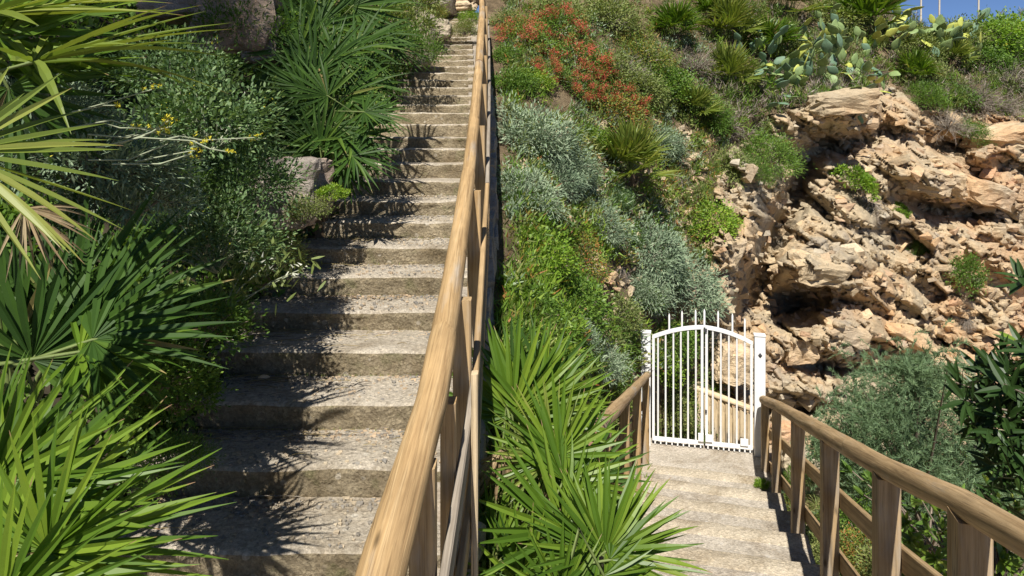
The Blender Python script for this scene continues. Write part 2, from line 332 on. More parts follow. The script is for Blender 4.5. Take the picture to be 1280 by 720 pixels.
def log(name, pts, rads, mat, parent, seed=0, seg=20):
    """round log through points; mesh kept along local z so the grain runs along it"""
    pts = [Vector(p) for p in pts]; a, b = pts[0], pts[-1]; z = (b - a); L = z.length; z.normalize()
    x = Vector((0, 0, 1)).cross(z).normalized(); y = z.cross(x)
    T = Matrix((x, y, z)).transposed().to_4x4(); T.translation = a; Ti = T.inverted()
    loc = [Ti @ p for p in pts]; zs = np.array([p.z for p in loc]); n = max(12, int(L / 0.06)); zz = np.linspace(0, L, n)
    px = np.interp(zz, zs, [p.x for p in loc]); py = np.interp(zz, zs, [p.y for p in loc]); rr = np.interp(zz, zs, rads)
    m = MB(); V = []
    for i in range(n):
        r0 = rr[i] * (0.93 if i in (0, n - 1) else 1)
        for j in range(seg):
            t = j * 2 * math.pi / seg; nn = noise.noise(Vector((math.cos(t) * 1.2, math.sin(t) * 1.2, zz[i] * 2.2 + seed * 9)))
            n2 = noise.noise(Vector((math.cos(t) * 4, math.sin(t) * 4, zz[i] * 1.1 + seed * 5)))
            r = r0 * (1 + 0.085 * nn + 0.05 * n2); V.append((px[i] + r * math.cos(t), py[i] + r * math.sin(t), zz[i]))
    f = [(i * seg + j, i * seg + (j + 1) % seg, (i + 1) * seg + (j + 1) % seg, (i + 1) * seg + j) for i in range(n - 1) for j in range(seg)]
    m.add(V, f, 0, smooth=True)
    m.add(V[:seg], [tuple(range(seg - 1, -1, -1))], 1); m.add(V[-seg:], [tuple(range(seg))], 1)
    return link(name, m.mesh(name, [mat, 'end_grain']), parent, rel(parent, T) if parent else T)

def hull_mesh(name, mat, seed, blocky=True, npts=18, size=(1, 1, 1)):
    r = random.Random(seed); bm = bmesh.new()
    for i in range(npts):
        if blocky:
            c = [r.choice((-1, 1)) * (1 - abs(r.gauss(0, 0.28))) for _ in range(3)]
        else:
            v = Vector((r.gauss(0, 1), r.gauss(0, 1), r.gauss(0, 1))).normalized(); c = [v.x * r.uniform(.85, 1), v.y * r.uniform(.85, 1), v.z * r.uniform(.85, 1)]
        bm.verts.new((c[0] * size[0] / 2, c[1] * size[1] / 2, c[2] * size[2] / 2))
    res = bmesh.ops.convex_hull(bm, input=bm.verts)
    bmesh.ops.delete(bm, geom=[g for g in res['geom_interior'] if isinstance(g, bmesh.types.BMVert)], context='VERTS')
    me = bpy.data.meshes.new(name); bm.to_mesh(me); bm.free(); me.materials.append(M[mat]); return me
def hull_np(seed, npts=14):
    me = hull_mesh('tmp', 'rock', seed, True, npts); v = np.zeros(len(me.vertices) * 3); me.vertices.foreach_get('co', v)
    f = np.array([tuple(p.vertices) for p in me.polygons if len(p.vertices) == 3]); bpy.data.meshes.remove(me); return v.reshape(-1, 3), f

# ------------------------------------------------------------------ right terrain: hillside and cliff
LX = np.array([540, 600, 660, 720, 780, 840, 900, 960, 1020, 1080, 1140, 1200, 1280, 1400, 1600, 2100], float)
LY = np.array([-160, -60, 20, 80, 140, 200, 260, 320, 380, 440, 500, 560, 640, 720, 900, 1500], float)
LD = np.array([
 [22, 22, 22, 22, 23, 24, 25, 26, 27, 27, 28, 28, 29, 31, 34, 38],
 [17.5, 17.5, 17.8, 18, 19, 20.5, 22, 23.5, 24.5, 25.5, 26, 26.5, 27, 29, 32, 36],
 [14, 14, 14.5, 15, 16, 17.5, 19, 20.2, 21.2, 22.2, 23.5, 24, 24.6, 26, 28, 32],
 [12, 12, 12.4, 13.2, 14.3, 15.8, 17, 17.9, 18.6, 19.6, 21, 21.6, 22.2, 24, 26, 30],
 [10, 10, 10.7, 11.8, 13, 14.3, 15.3, 16.2, 16.6, 17.5, 19, 19.6, 20.4, 22, 24, 28],
 [8.6, 8.6, 9.2, 10.5, 12, 13.2, 14.2, 15.6, 16.2, 16.9, 18, 18.7, 19.4, 21, 23, 26],
 [7.5, 7.5, 8, 9.5, 11, 12.3, 13.4, 15, 15.5, 16.3, 17.3, 18.1, 18.8, 20, 22, 25],
 [6.5, 6.5, 7, 8.6, 10.2, 11.6, 12.9, 14.5, 15, 15.7, 16.7, 17.5, 18.2, 19.3, 21, 24],
 [5.7, 5.7, 6.1, 7.7, 9.6, 11.1, 12.6, 14.1, 14.5, 15.2, 16.1, 16.9, 17.6, 18.7, 20, 23],
 [5.0, 5.0, 5.4, 6.9, 9.0, 10.9, 12.2, 13.6, 14.1, 14.7, 15.5, 16.2, 17, 18, 19, 22],
 [4.5, 4.5, 4.9, 6.4, 9.4, 10.8, 11.8, 12.8, 13.4, 13.9, 14.4, 14.9, 15.4, 16.3, 18, 20],
 [4.1, 4.1, 4.4, 5.7, 8.9, 10.6, 11.2, 11.8, 12.3, 12.5, 12.9, 13.2, 13.5, 13.9, 15, 17],
 [3.6, 3.6, 3.9, 5.0, 7.3, 9.2, 10, 10.3, 10.6, 10.8, 11, 11.2, 11.4, 11.8, 12, 13],
 [3.2, 3.2, 3.5, 4.3, 5.8, 8.0, 8.8, 9.1, 9.3, 9.4, 9.5, 9.6, 9.7, 10, 10, 11],
 [2.6, 2.6, 2.8, 3.4, 4.4, 5.9, 6.6, 6.9, 7, 7, 7, 7, 7, 7, 7, 8],
 [1.6, 1.6, 1.7, 2.0, 2.5, 3.2, 3.6, 3.8, 3.9, 3.9, 3.9, 3.9, 3.9, 4, 4, 4]])
gx = np.concatenate([np.arange(560, 596, 9), np.arange(596, 900, 3.0), np.arange(900, 1300, 1.9), np.arange(1300, 1500, 5), np.arange(1500, 2101, 60)])
gy = np.concatenate([np.arange(-160, -30, 10), np.arange(-30, 90, 3.0), np.arange(90, 530, 1.9), np.arange(530, 740, 4), np.arange(740, 1501, 38)])
def blur(A, k):
    for _ in range(k):
        A = np.pad(A, 1, mode='edge'); A = (A[1:-1, :-2] + 2 * A[1:-1, 1:-1] + A[1:-1, 2:]) / 4
        A = np.pad(A, 1, mode='edge'); A = (A[:-2, 1:-1] + 2 * A[1:-1, 1:-1] + A[2:, 1:-1]) / 4
    return A
# smooth interpolation of the lattice on a regular raster, then sampled
rx = np.arange(540, 2101, 15.0); ry = np.arange(-160, 1501, 15.0)
tmp = np.array([np.interp(rx, LX, row) for row in LD]); RD = np.array([np.interp(ry, LY, tmp[:, i]) for i in range(len(rx))]).T
RD = blur(RD, 4)
def base_d(x, y):
    fx = np.clip((x - rx[0]) / 15.0, 0, len(rx) - 1.001); fy = np.clip((y - ry[0]) / 15.0, 0, len(ry) - 1.001)
    ix = fx.astype(int); iy = fy.astype(int); u = fx - ix; v = fy - iy
    return (RD[iy, ix] * (1 - u) + RD[iy, ix + 1] * u) * (1 - v) + (RD[iy + 1, ix] * (1 - u) + RD[iy + 1, ix + 1] * u) * v
BUMPS = [  # centre, half sizes, tilt (deg), metres towards the viewer
 (1050, 140, 62, 24, -5, 1.3), (1043, 184, 52, 17, -12, -1.7), (1100, 175, 30, 30, 0, -0.3),
 (1187, 182, 34, 12, 0, -1.2), (1165, 218, 62, 28, 18, 1.3), (1182, 262, 58, 13, 8, -1.5), (1230, 232, 9, 34, -38, -0.9),
 (1035, 310, 62, 50, 10, 1.0), (1085, 350, 50, 40, 0, 0.5), (915, 300, 36, 95, 8, 1.0), (970, 300, 17, 125, 24, -2.0),
 (988, 382, 50, 24, 5, -1.7), (1010, 330, 60, 16, -5, 0.9), (1003, 430, 24, 20, 0, 0.5), (1050, 415, 45, 25, 10, 0.5),
 (1065, 461, 80, 7, 4, -1.0), (1045, 488, 90, 14, 3, 0.6), (975, 508, 55, 13, 5, -1.4), (1115, 300, 40, 16, 30, -0.4),
 (1130, 385, 34, 7, 30, -0.6), (1150, 440, 60, 9, -25, -0.5), (1230, 330, 50, 60, 0, 0.4), (1255, 250, 26, 34, 0, 0.6),
 (870, 190, 18, 50, -35, 0.6), (900, 220, 10, 60, -30, -0.5), (1110, 120, 18, 40, 20, -0.8), (940, 175, 14, 30, 30, -0.5),
 (1030, 262, 20, 8, 40, -0.7), (1005, 300, 8, 26, 20, -0.5), (1060, 378, 24, 7, 20, -0.6), (1250, 185, 40, 14, -10, 0.5)]
def bumps(x, y):
    s = np.zeros_like(x)
    for cx, cy, ax, ay, an, am in BUMPS:
        a = math.radians(an); dx = x - cx; dy = y - cy; u = dx * math.cos(a) + dy * math.sin(a); v = -dx * math.sin(a) + dy * math.cos(a)
        s += am * np.exp(-((u / ax) ** 2 + (v / ay) ** 2) ** 1.3)
    return s
def crest(x): return np.interp(x, [540, 900, 1050, 1090, 1125, 1180, 1240, 1300, 1500, 2100], [-110, -95, -50, -20, 28, 36, 30, 24, 24, 60])
XX, YY = np.meshgrid(gx, gy)
XLEFT = np.interp(YY, [-160, 60, 400, 560, 720, 900, 1500], [600, 606, 604, 592, 560, 500, 300])
XX = np.where(XX < 640, 640 - (640 - XX) * (640 - XLEFT) / 80.0, XX)
CR = crest(XX); YE = np.maximum(YY, CR)
DD = base_d(XX, YE)
def rock_w(x, y):
    top = np.interp(x, [860, 900, 960, 1000, 1050, 1090, 1110, 1150, 1200, 1280, 1500], [400, 190, 140, 128, 125, 108, 95, 130, 135, 140, 140])
    return np.clip((y - top) / 18, 0, 1) * np.clip((x - 875) / 25, 0, 1)
RW = rock_w(XX, YE)
PX = np.stack([(XX - 640) / F * DD, DD, -(YE - YH) / F * DD], -1)
disp = np.zeros_like(XX); ROT = Euler((0.35, -0.25, 0.2)).to_matrix()
for i in range(XX.shape[0]):
    for j in range(XX.shape[1]):
        p = Vector(PX[i, j]); wgt = RW[i, j]
        if YY[i, j] > 720 or XX[i, j] > 1420: disp[i, j] = 0.2 * noise.noise(p * 1.2); continue
        s = 0.10 * noise.noise(p * 1.3) + 0.05 * noise.noise(p * 4)
        if wgt > 0.01:
            q = ROT @ (p + 0.16 * noise.noise_vector(p * 1.7)); q.z *= 2.3
            dv, pv = noise.voronoi(q * 0.62); c1 = noise.cell(pv[0] * 7.31 + Vector((3, 1, 2)))
            dw, pw = noise.voronoi(q * 1.7); c2 = noise.cell(pw[0] * 5.17 + Vector((1, 5, 2)))
            dx_, px_ = noise.voronoi(q * 4.5); c3 = noise.cell(px_[0] * 5.17 + Vector((1, 5, 2)))
            e1 = min(1, (dv[1] - dv[0]) * 7); e2 = min(1, (dw[1] - dw[0]) * 8); e3 = min(1, (dx_[1] - dx_[0]) * 7)
            s += wgt * (0.42 * c1 + 0.20 * e1 + 0.17 * c2 + 0.12 * e2 + 0.035 * c3 + 0.05 * e3 + 0.36 * noise.fractal(q * 0.6, 0.9, 2.0, 3) - 0.4)
        disp[i, j] = s
disp += bumps(XX, YE) * np.clip((XX - 840) / 60, 0, 1)
disp *= np.clip((YY - CR + 25) / 40, 0, 1)
DN = DD - disp
PX = np.stack([(XX - 640) / F * DN, DN, -(YE - YH) / F * DN], -1)
back = np.maximum(CR - YY, 0) * 0.22; hd = PX[..., :2] / np.linalg.norm(PX[..., :2], axis=-1, keepdims=True)
PX[..., 0] += hd[..., 0] * back; PX[..., 1] += hd[..., 1] * back; PX[..., 2] += 0.10 * back * np.exp(-back / 12)
ny, nx = XX.shape
idx = np.arange(ny * nx).reshape(ny, nx)
quads = np.stack([idx[:-1, :-1], idx[1:, :-1], idx[1:, 1:], idx[:-1, 1:]], -1).reshape(-1, 4)
qc = RW[:-1, :-1].reshape(-1) > 0.3
def sub_sheet(name, mask, mat):
    q = quads[mask]; used = np.unique(q); mp = np.zeros(ny * nx, int); mp[used] = np.arange(len(used))
    m = MB(); m.add(PX.reshape(-1, 3)[used], mp[q], 0, smooth=True)
    return link(name, m.mesh(name, [mat]))
CL = np.array([0.0])
hill = tag(sub_sheet('hillside', ~qc, 'soil'), kind='structure')
cliff = tag(sub_sheet('cliff', qc, 'rock'), kind='structure')
def T_at(x, y):
    """terrain point, viewer distance and outward normal at pixel"""
    i = int(np.clip(np.searchsorted(gy, y), 1, ny - 2)); j = int(np.clip(np.searchsorted(gx, x), 1, nx - 2))
    p = Vector(PX[i, j]); a = Vector(PX[i, j + 1] - PX[i, j - 1]); b = Vector(PX[i + 1, j] - PX[i - 1, j]); n = b.cross(a)
    if n.dot(p) > 0: n = -n
    return p, n.normalized()

# ---- rock blocks of the cliff
rock_meshes = {k: [hull_mesh('rock_block', k, 100 + 7 * i + len(k), True, 20, (1, 0.8, 0.62)) for i in range(9)] for k in ('rock', 'rock_red', 'rock_pale')}
placed = []
def rock_at(x, y, s, kind=None, name='rock', parent=cliff, out=-0.14, flat=1.0, tilt=None):
    p, n = T_at(x, y); d = p.y
    r = R_.random(); kind = kind or ('rock_red' if (r < 0.1 or (x > 1185 and r < 0.4)) else 'rock_pale' if r < 0.2 else 'rock')
    me = R_.choice(rock_meshes[kind]); size = s / F * d
    e = Euler((R_.gauss(0.25, 0.3), R_.gauss(-0.2 if tilt is None else tilt, 0.3), R_.uniform(-1, 1)))
    T = Matrix.Translation(p + n * size * out) @ e.to_matrix().to_4x4() @ Matrix.Diagonal((size * R_.uniform(.9, 1.4), size, size * R_.uniform(.6, 1) * flat, 1))
    return link(name, me, parent, T)
tries = 0; target_n = 270
while len(placed) < target_n and tries < 6000:
    tries += 1; x = R_.uniform(890, 1330); y = R_.uniform(105, 525)
    if rock_w(np.array([x]), np.array([y]))[0] < 0.6: continue
    if bumps(np.array([x]), np.array([y]))[0] < -0.45: continue
    s = R_.choice((11, 12, 14, 16, 19, 23)) * R_.uniform(.85, 1.15)
    if any((x - a) ** 2 + (y - b) ** 2 < (0.42 * (s + c)) ** 2 for a, b, c in placed): continue
    placed.append((x, y, s)); rock_at(x, y, s)
def lumpy(name, mat, seed, size=(1, .9, .8), cuts=4):
    me = hull_mesh(name, mat, seed, True, 26, size); bm = bmesh.new(); bm.from_mesh(me)
    bmesh.ops.subdivide_edges(bm, edges=bm.edges, cuts=cuts, use_grid_fill=True); bmesh.ops.triangulate(bm, faces=bm.faces)
    for _ in range(2): bmesh.ops.smooth_vert(bm, verts=bm.verts, factor=.5, use_axis_x=True, use_axis_y=True, use_axis_z=True)
    for v in bm.verts:
        q = v.co * 2.4 + Vector((seed, 0, 0)); dv, _p = noise.voronoi(q * 1.3); v.co += v.co.normalized() * (.10 * noise.fractal(q, .8, 2, 5) + .07 * min(1, (dv[1] - dv[0]) * 3) - .05)
    bm.to_mesh(me); bm.free(); return me
for i, (x, y, s, k, ax, rz) in enumerate(((1160, 210, 44, 'rock', (1.3, 1, .9), .3), (1190, 216, 40, 'rock', (1, 1, .9), 0), (1205, 240, 52, 'rock', (1.4, 1, .7), .3), (1038, 140, 56, 'rock', (1.5, 1, .7), -.1), (1018, 318, 58, 'rock', (1.2, 1, .8), .2),
        (1255, 190, 56, 'rock', (1.4, 1, .6), -.2), (1255, 262, 50, 'rock', (1.1, 1, .9), .5), (920, 310, 44, 'rock', (.9, .9, 1.3), .2), (1002, 430, 40, 'rock_pale', (1, .9, 1.1), 0), (1240, 370, 90, 'rock_red', (1.2, .5, 1.1), .6),
        (1100, 330, 46, 'rock', (1.4, 1, .7), .5), (1060, 400, 44, 'rock', (1.3, 1, .7), .3), (1120, 430, 50, 'rock', (1.5, .8, .6), .2), (1090, 130, 44, 'rock', (.8, 1, 1.2), 0), (885, 178, 34, 'rock_red', (.8, .8, 1.5), -.6), (1200, 450, 60, 'rock_red', (1.2, .6, 1), .4), (960, 460, 40, 'rock', (1, 1, 1), .4))):
    p, n_ = T_at(x, y); z_ = s / F * p.y
    link('rock', lumpy('rock_boulder', k, 400 + i), cliff, Matrix.Translation(p - n_ * z_ * .34) @ Euler((.2, rz, .1)).to_matrix().to_4x4() @ Matrix.Diagonal((z_ * ax[0], z_ * ax[1], z_ * ax[2], 1)))
# small rubble that nobody could count
def rubble(name, n, region, parent, smin, smax, mat='rock', wmin=0.5):
    hs = [hull_np(300 + i, 12) for i in range(8)]; m = MB(); c = 0
    while c < n:
        x = R_.uniform(region[0], region[2]); y = R_.uniform(region[1], region[3])
        if wmin is not None and rock_w(np.array([x]), np.array([y]))[0] < wmin: c += 0.3; continue
        p, nn = T_at(x, y); v, f = hs[R_.randrange(8)]; s = R_.uniform(smin, smax) / F * p.y
        E_ = np.array(Euler((R_.gauss(.25, .4), R_.gauss(-.2, .4), R_.uniform(-3, 3))).to_matrix())
        vv = (v * np.array([1.3, 1, .6]) * s) @ E_.T + np.array(p + nn * s * 0.12); m.add(vv, f, 0 if R_.random() < .75 else (1 if R_.random() < .6 else 2)); c += 1
    o = link(name, m.mesh(name, ['rock', 'rock_pale', 'rock_red']), parent); tag(o, kind='stuff'); return o
rubble('rock_fragments', 1900, (885, 100, 1340, 525), cliff, 4, 11)
rubble('loose_stones', 900, (640, 150, 900, 480), hill, 4, 12, wmin=None)
rubble('gully_stones', 260, (890, 490, 1200, 640), hill, 9, 24, wmin=None)
print('terrain done')

# ------------------------------------------------------------------ upper stone stairway
TR, RISE = 0.45, 0.1488
def sd(k): return TR * (k + 6.8)
def sz(k): return 0.3306 * sd(k) - 2.850
def xr(d): return float(np.interp(d, [0, 7, 10, 14.3, 18], [-0.30, -0.33, -0.52, -0.82, -1.05]))
def xl(d): return float(np.interp(d, [0, 3, 6, 10, 14.3, 18], [-1.95, -1.95, -1.90, -1.80, -2.0, -2.0]))
stair = tag(empty('stone_stairway', (-1.1, sd(0), sz(0))), kind='structure')
for k in range(0, 36):
    d0 = sd(k); z1 = sz(k); z0 = z1 - RISE; a, b = xl(d0), xr(d0); 
    if k > 25: a += 0.25; b -= 0.03
    seg = 64 if k < 14 else 34; xs = np.linspace(a, b, seg + 1)
    prof = [(0.012, z0 - 0.03), (0.0, z0 + 0.0), (0.004, z0 + 0.05), (-0.004, z0 + 0.09), (-0.008, z1 - 0.035), (-0.004, z1 - 0.014), (0.012, z1 - 0.003), (0.035, z1 + 0.001),
            (0.10, z1 + 0.002), (0.20, z1), (0.30, z1 - 0.001), (0.40, z1), (0.52, z1 - 0.002)]
    V = []; sag = R_.uniform(-.01, .01); hh = R_.uniform(-0.012, 0.012)
    for x in xs:
        for pi, (py, pz) in enumerate(prof):
            q = Vector((x, d0 + py * 1.2, pz)); nz = noise.fractal(q * 7, 0.8, 2.0, 4); n2 = noise.noise(q * 26)
            edge = 1.0 if 3 <= pi <= 7 else 0.45
            wob = 0.022 * noise.noise(Vector((x * 2.2, k * 3.7, 0.5)))
            V.append((x + 0.006 * n2, d0 + py + wob - 0.022 * nz * edge - 0.006 * n2, pz + hh * (pi > 3) + 0.009 * nz * edge + 0.003 * n2 + (0.012 * noise.noise(Vector((x * 3, k * 5.1, 2))) if pi > 3 else 0)))
    npf = len(prof); m = MB(); f = []; mats = []
    fr = [(i * npf + j, (i + 1) * npf + j, (i + 1) * npf + j + 1, i * npf + j + 1) for i in range(seg) for j in range(0, 5)]
    ft = [(i * npf + j, (i + 1) * npf + j, (i + 1) * npf + j + 1, i * npf + j + 1) for i in range(seg) for j in range(5, npf - 1)]
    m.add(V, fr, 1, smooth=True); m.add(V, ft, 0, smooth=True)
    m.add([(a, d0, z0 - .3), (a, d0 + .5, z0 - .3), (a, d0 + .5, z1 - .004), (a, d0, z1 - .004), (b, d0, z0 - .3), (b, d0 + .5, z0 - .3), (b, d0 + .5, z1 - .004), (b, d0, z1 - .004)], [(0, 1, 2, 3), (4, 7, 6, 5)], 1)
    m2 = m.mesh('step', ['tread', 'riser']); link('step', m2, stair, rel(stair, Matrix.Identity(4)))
# landing where the two stairs part, and the ground beneath the photographer
lm = MB(); zl = sz(0) - RISE - 0.004
lm.add([(-1.95, -3, zl), (-0.2, -3, zl), (-0.2, 3.09, zl), (-1.95, 3.09, zl), (1.9, -3, zl - .002), (1.9, 1.6, zl - .002), (-0.2, 1.6, zl - .002)], [(0, 1, 2, 3)], 0)
lm.add([(-0.2, -3, zl), (1.9, -3, zl), (1.9, 1.75, zl), (-0.2, 1.6, zl)], [(0, 1, 2, 3)], 0)
tag(link('stair_landing', lm.mesh('stair_landing', ['tread'])), kind='structure')
top = sz(35); dtop = sd(35)
lm = MB(); box(lm, (-3.4, dtop + .45, top - 1), (-1.05, dtop + 5, top - .01)); tag(link('upper_landing', lm.mesh('upper_landing', ['tread'])), kind='structure')

# retaining wall under the outer edge of the stair, built of single stones
wall = tag(empty('stair_retaining_wall', (-.2, 6, -2)), 'grey rubble stone retaining wall carrying the right edge of the stairway', 'wall')
def wx(d): return float(np.interp(d, [0, 4, 7, 10, 13, 17], [-0.19, -0.185, -0.19, -0.29, -0.45, -0.72]))
core = MB()
ds = np.linspace(2.3, 17.5, 40)
cv = [];
for d in ds:
    zt = .3306 * d - 2.90
    cv += [(wx(d) - .05, d, zt - .03), (wx(d) - .05, d, zt - 2.2), (xr(d) - .1, d, zt - .03), (xr(d) - .1, d, zt - 2.2)]
core.add(cv, [(4 * i, 4 * i + 4, 4 * i + 5, 4 * i + 1) for i in range(39)] + [(4 * i, 4 * i + 2, 4 * i + 6, 4 * i + 4) for i in range(39)] + [(0, 1, 3, 2)], 0)
link('mortar_core', core.mesh('mortar_core', ['stone_wall']), wall, rel(wall, Matrix.Identity(4)))
wm = [hull_mesh('wall_stone', 'stone_wall', 900 + i, True, 22, (1, 1, 1)) for i in range(8)]
cnt = 0
for c in range(7):
    d = 2.35 + R_.uniform(0, .2)
    while d < 15 and cnt < 285:
        ln = R_.uniform(0.18, 0.42); hgt = 0.17
        z = .3306 * (d + ln / 2) - 2.98 - c * 0.185 + R_.uniform(-.015, .015)
        T = Matrix.Translation((wx(d + ln / 2) - .03 + R_.uniform(-.012, .02), d + ln / 2, z)) @ Euler((math.atan(.33) + R_.gauss(0, .04), R_.gauss(0, .06), R_.gauss(0, .05))).to_matrix().to_4x4() @ Matrix.Diagonal((0.14, ln * .98, hgt, 1))
        link('stone', R_.choice(wm), wall, rel(wall, T)); cnt += 1; d += ln + 0.01

# ------------------------------------------------------------------ upper stair railing
RL = [(0.5, -.43), (1.1, -.405), (1.95, -.356), (2.57, -.297), (3.32, -.288), (4.95, -.296), (7.5, -.36), (12, -.51), (16, -.72)]
def rxp(d): return float(np.interp(d, [a for a, b in RL], [b for a, b in RL]))
def rzp(d): return 0.333 * d - 1.85
railing = tag(empty('log_railing', (-.3, 3, -1.9)), 'long weathered log railing climbing along the right edge of the stone stairs', 'railing')
def rp(d, dz=0.0): return (rxp(d), d, rzp(d) + dz)
log('handrail', [rp(d, .012 if i == 0 else 0) for i, d in enumerate((0.5, 1.1, 1.95, 2.57, 2.98))], [.069, .068, .066, .060, .057], 'log', railing, 1)
log('handrail', [rp(d) for d in (2.96, 3.32, 4.0, 4.72)], [.058, .052, .051, .050], 'log', railing, 2)
log('handrail', [rp(d, -.004) for d in (4.70, 5.6, 6.6, 7.9)], [.044, .045, .047, .049], 'log', railing, 3)
log('handrail', [rp(d, .004) for d in (7.88, 9.5, 11.4)], [.048, .049, .050], 'log', railing, 4)
log('handrail', [rp(d) for d in (11.38, 13, 16)], [.05, .049, .048], 'log', railing, 5)
def stz(d): return 0.3306 * d - 2.85
for i, (d, off, sz_) in enumerate(((1.72, .02, .09), (2.32, .025, .085), (3.28, .055, .085), (4.5, .05, .085), (5.8, .05, .085), (7.1, .05, .085), (8.4, .05, .085), (9.7, .05, .085), (11, .05, .09), (12.3, .05, .09))):
    x = rxp(d) + off
    beam('post', (x, d, stz(d) - .45), (x, d, rzp(d) - .028), sz_, sz_, 'post' if i % 3 else 'log', railing, (0, 1, 0))
beam('short_post', (rxp(2.75) + .045, 2.75, stz(2.75) - .5), (rxp(2.75) + .045, 2.75, -1.06), .06, .085, 'log', railing, (0, 1, 0))
for (dz, mt) in ((-.43, 'grey_wood'), (-.80, 'post')):
    dl = [1.5, 3.28, 5.5, 7.9, 10.4, 13]
    for i in range(len(dl) - 1):
        a, b = dl[i], dl[i + 1] - .01
        beam('board', (rxp(a) + .115, a, rzp(a) + dz), (rxp(b) + .115, b, rzp(b) + dz), .032, .11, mt if i != 1 else 'post', railing)
beam('side_batten', (-.158, 2.95, -2.6), (-.158, 2.95, -1.02), .028, .06, 'pale_wood', railing, (0, 1, 0))

# ------------------------------------------------------------------ lower stairs, railings, gate
DIR = Vector((.255, 1, 0)).normalized(); SID = Vector((DIR.y, -DIR.x, 0))
def cpt(d, s, z): # on the centre line at viewer distance d, s metres to the right
    c = Vector((.20 + .255 * d, d, z)); return c + SID * s
lower = tag(empty('lower_stairway', cpt(8, 0, -4.3)), kind='structure')
Z0 = -4.25
def deck_step(d_near, d_far, z, first=False):
    m = MB(); n = 26; w2 = .76
    us = np.linspace(-w2, w2, n + 1); Ls = (d_far - d_near)
    prof = [(0, 0), (.3, 0), (.6, 0), (.72, 0.0), (.74, .004), (.86, .005), (.97, .003), (1.0, -.012), (1.003, -.18)]
    V = []
    for u in us:
        for t, pz in prof:
            q = cpt(d_near + Ls * t, u, z + pz); nz = noise.fractal(q * 6, .8, 2, 4)
            V.append((q.x, q.y + .01 * noise.noise(Vector((u * 3, d_far * 3, 1))), q.z + .006 * nz + .006 * noise.noise(q * 2)))
    k = len(prof)
    m.add(V, [(i * k + j, (i + 1) * k + j, (i + 1) * k + j + 1, i * k + j + 1) for i in range(n) for j in range(3)], 0, smooth=True)
    m.add(V, [(i * k + j, (i + 1) * k + j, (i + 1) * k + j + 1, i * k + j + 1) for i in range(n) for j in range(3, k - 1)], 1, smooth=True)
    for u in (-w2, w2):
        a = cpt(d_near, u, z - .004); b = cpt(d_far, u, z - .004); m.add([a, b, b + Vector((0, 0, -.4)), a + Vector((0, 0, -.4))], [(0, 1, 2, 3)], 0)
    link('step', m.mesh('step', ['deck', 'deck_edge']), lower, rel(lower, Matrix.Identity(4)))
for j in range(0, 9):
    df = 8.3 - .76 * j; z = Z0 + .22 * (j + 1)
    deck_step(df - .79, df, z)
lm = MB(); q = [cpt(8.2, -.76, Z0), cpt(8.2, .80, Z0), cpt(9.5, .80, Z0), cpt(9.5, -.76, Z0)]
lm.add(q + [p + Vector((0, 0, -.3)) for p in q], [(0, 1, 2, 3), (3, 2, 6, 7), (1, 5, 6, 2), (0, 3, 7, 4)], 0)
link('gate_landing', lm.mesh('gate_landing', ['deck']), lower, rel(lower, Matrix.Identity(4)))

def edge_r(d, off=0): c = Vector((.95 + .255 * d, d, 0)) + SID * off; return c
def edge_l(d, off=0): c = Vector((-.55 + .255 * d, d, 0)) + SID * off; return c
rr_ = tag(empty('wooden_railing', (2.3, 5, -3.3)), 'brown log railing with two boards along the outer right side of the lower steps', 'railing')
def rz_r(d): return float(np.interp(d, [1.6, 1.98, 2.41, 3.37, 5.0, 8.3, 9.1], [-1.01, -1.14, -1.29, -1.63, -2.15, -3.21, -3.50]))
def pr(d, dz=0, off=0): q = edge_r(d, off); return (q.x, q.y, rz_r(d) + dz)
def zdeck(d): return Z0 + .22 * max(0, (8.6 - d) / .76)
log('handrail', [pr(d) for d in (1.5, 2.4, 3.4, 4.1)], [.044, .049, .053, .056], 'log_brown', rr_, 11)
log('handrail', [pr(d, -.003) for d in (4.08, 5.0, 6.3)], [.057, .059, .06], 'log_brown', rr_, 12)
log('handrail', [pr(d) for d in (6.28, 7.5, 8.95)], [.059, .057, .056], 'log_brown', rr_, 13)
for i, d in enumerate((1.7, 2.36, 3.36, 4.72, 6.1, 7.6, 8.75)):
    q = edge_r(d); t = .115 if i < 5 else .10
    beam('post', (q.x, q.y, zdeck(d) - .25), (q.x, q.y, rz_r(d) - .03), t * .9, t, 'post', rr_, DIR)
for dz in (-.42, -.84):
    dl = [1.7, 3.36, 4.72, 6.1, 7.6, 8.95]
    for i in range(5): beam('board', pr(dl[i], dz, .07), pr(dl[i + 1] - .008, dz, .07), .035, .115, 'post', rr_)
rl_ = tag(empty('wooden_railing', (1.2, 7, -3.6)), 'short brown log railing on the left of the lower steps behind the palm', 'railing')
def rz_l(d): return float(np.interp(d, [3.0, 3.9, 8.85, 9.4], [-1.45, -1.70, -3.10, -3.26]))
def pl(d, dz=0, off=0): q = edge_l(d, off); return (q.x, q.y, rz_l(d) + dz)
log('handrail', [pl(d) for d in (3.85, 5.0, 6.2)], [.048, .047, .045], 'log_brown', rl_, 21)
log('handrail', [pl(d, -.003) for d in (6.18, 7.5, 9.25)], [.046, .045, .043], 'log_brown', rl_, 22)
for d in (4.5, 5.9, 7.3, 8.75):
    q = edge_l(d); beam('post', (q.x, q.y, zdeck(d) - .2), (q.x, q.y, rz_l(d) - .03), .085, .085, 'log' if d > 5 else 'post', rl_, DIR)
for dz in (-.40, -.78):
    for a, b in ((4.2, 5.9), (5.91, 7.3), (7.31, 9.2)): beam('board', pl(a, dz, -.07), pl(b, dz, -.06), .03, .085, 'log_brown', rl_)

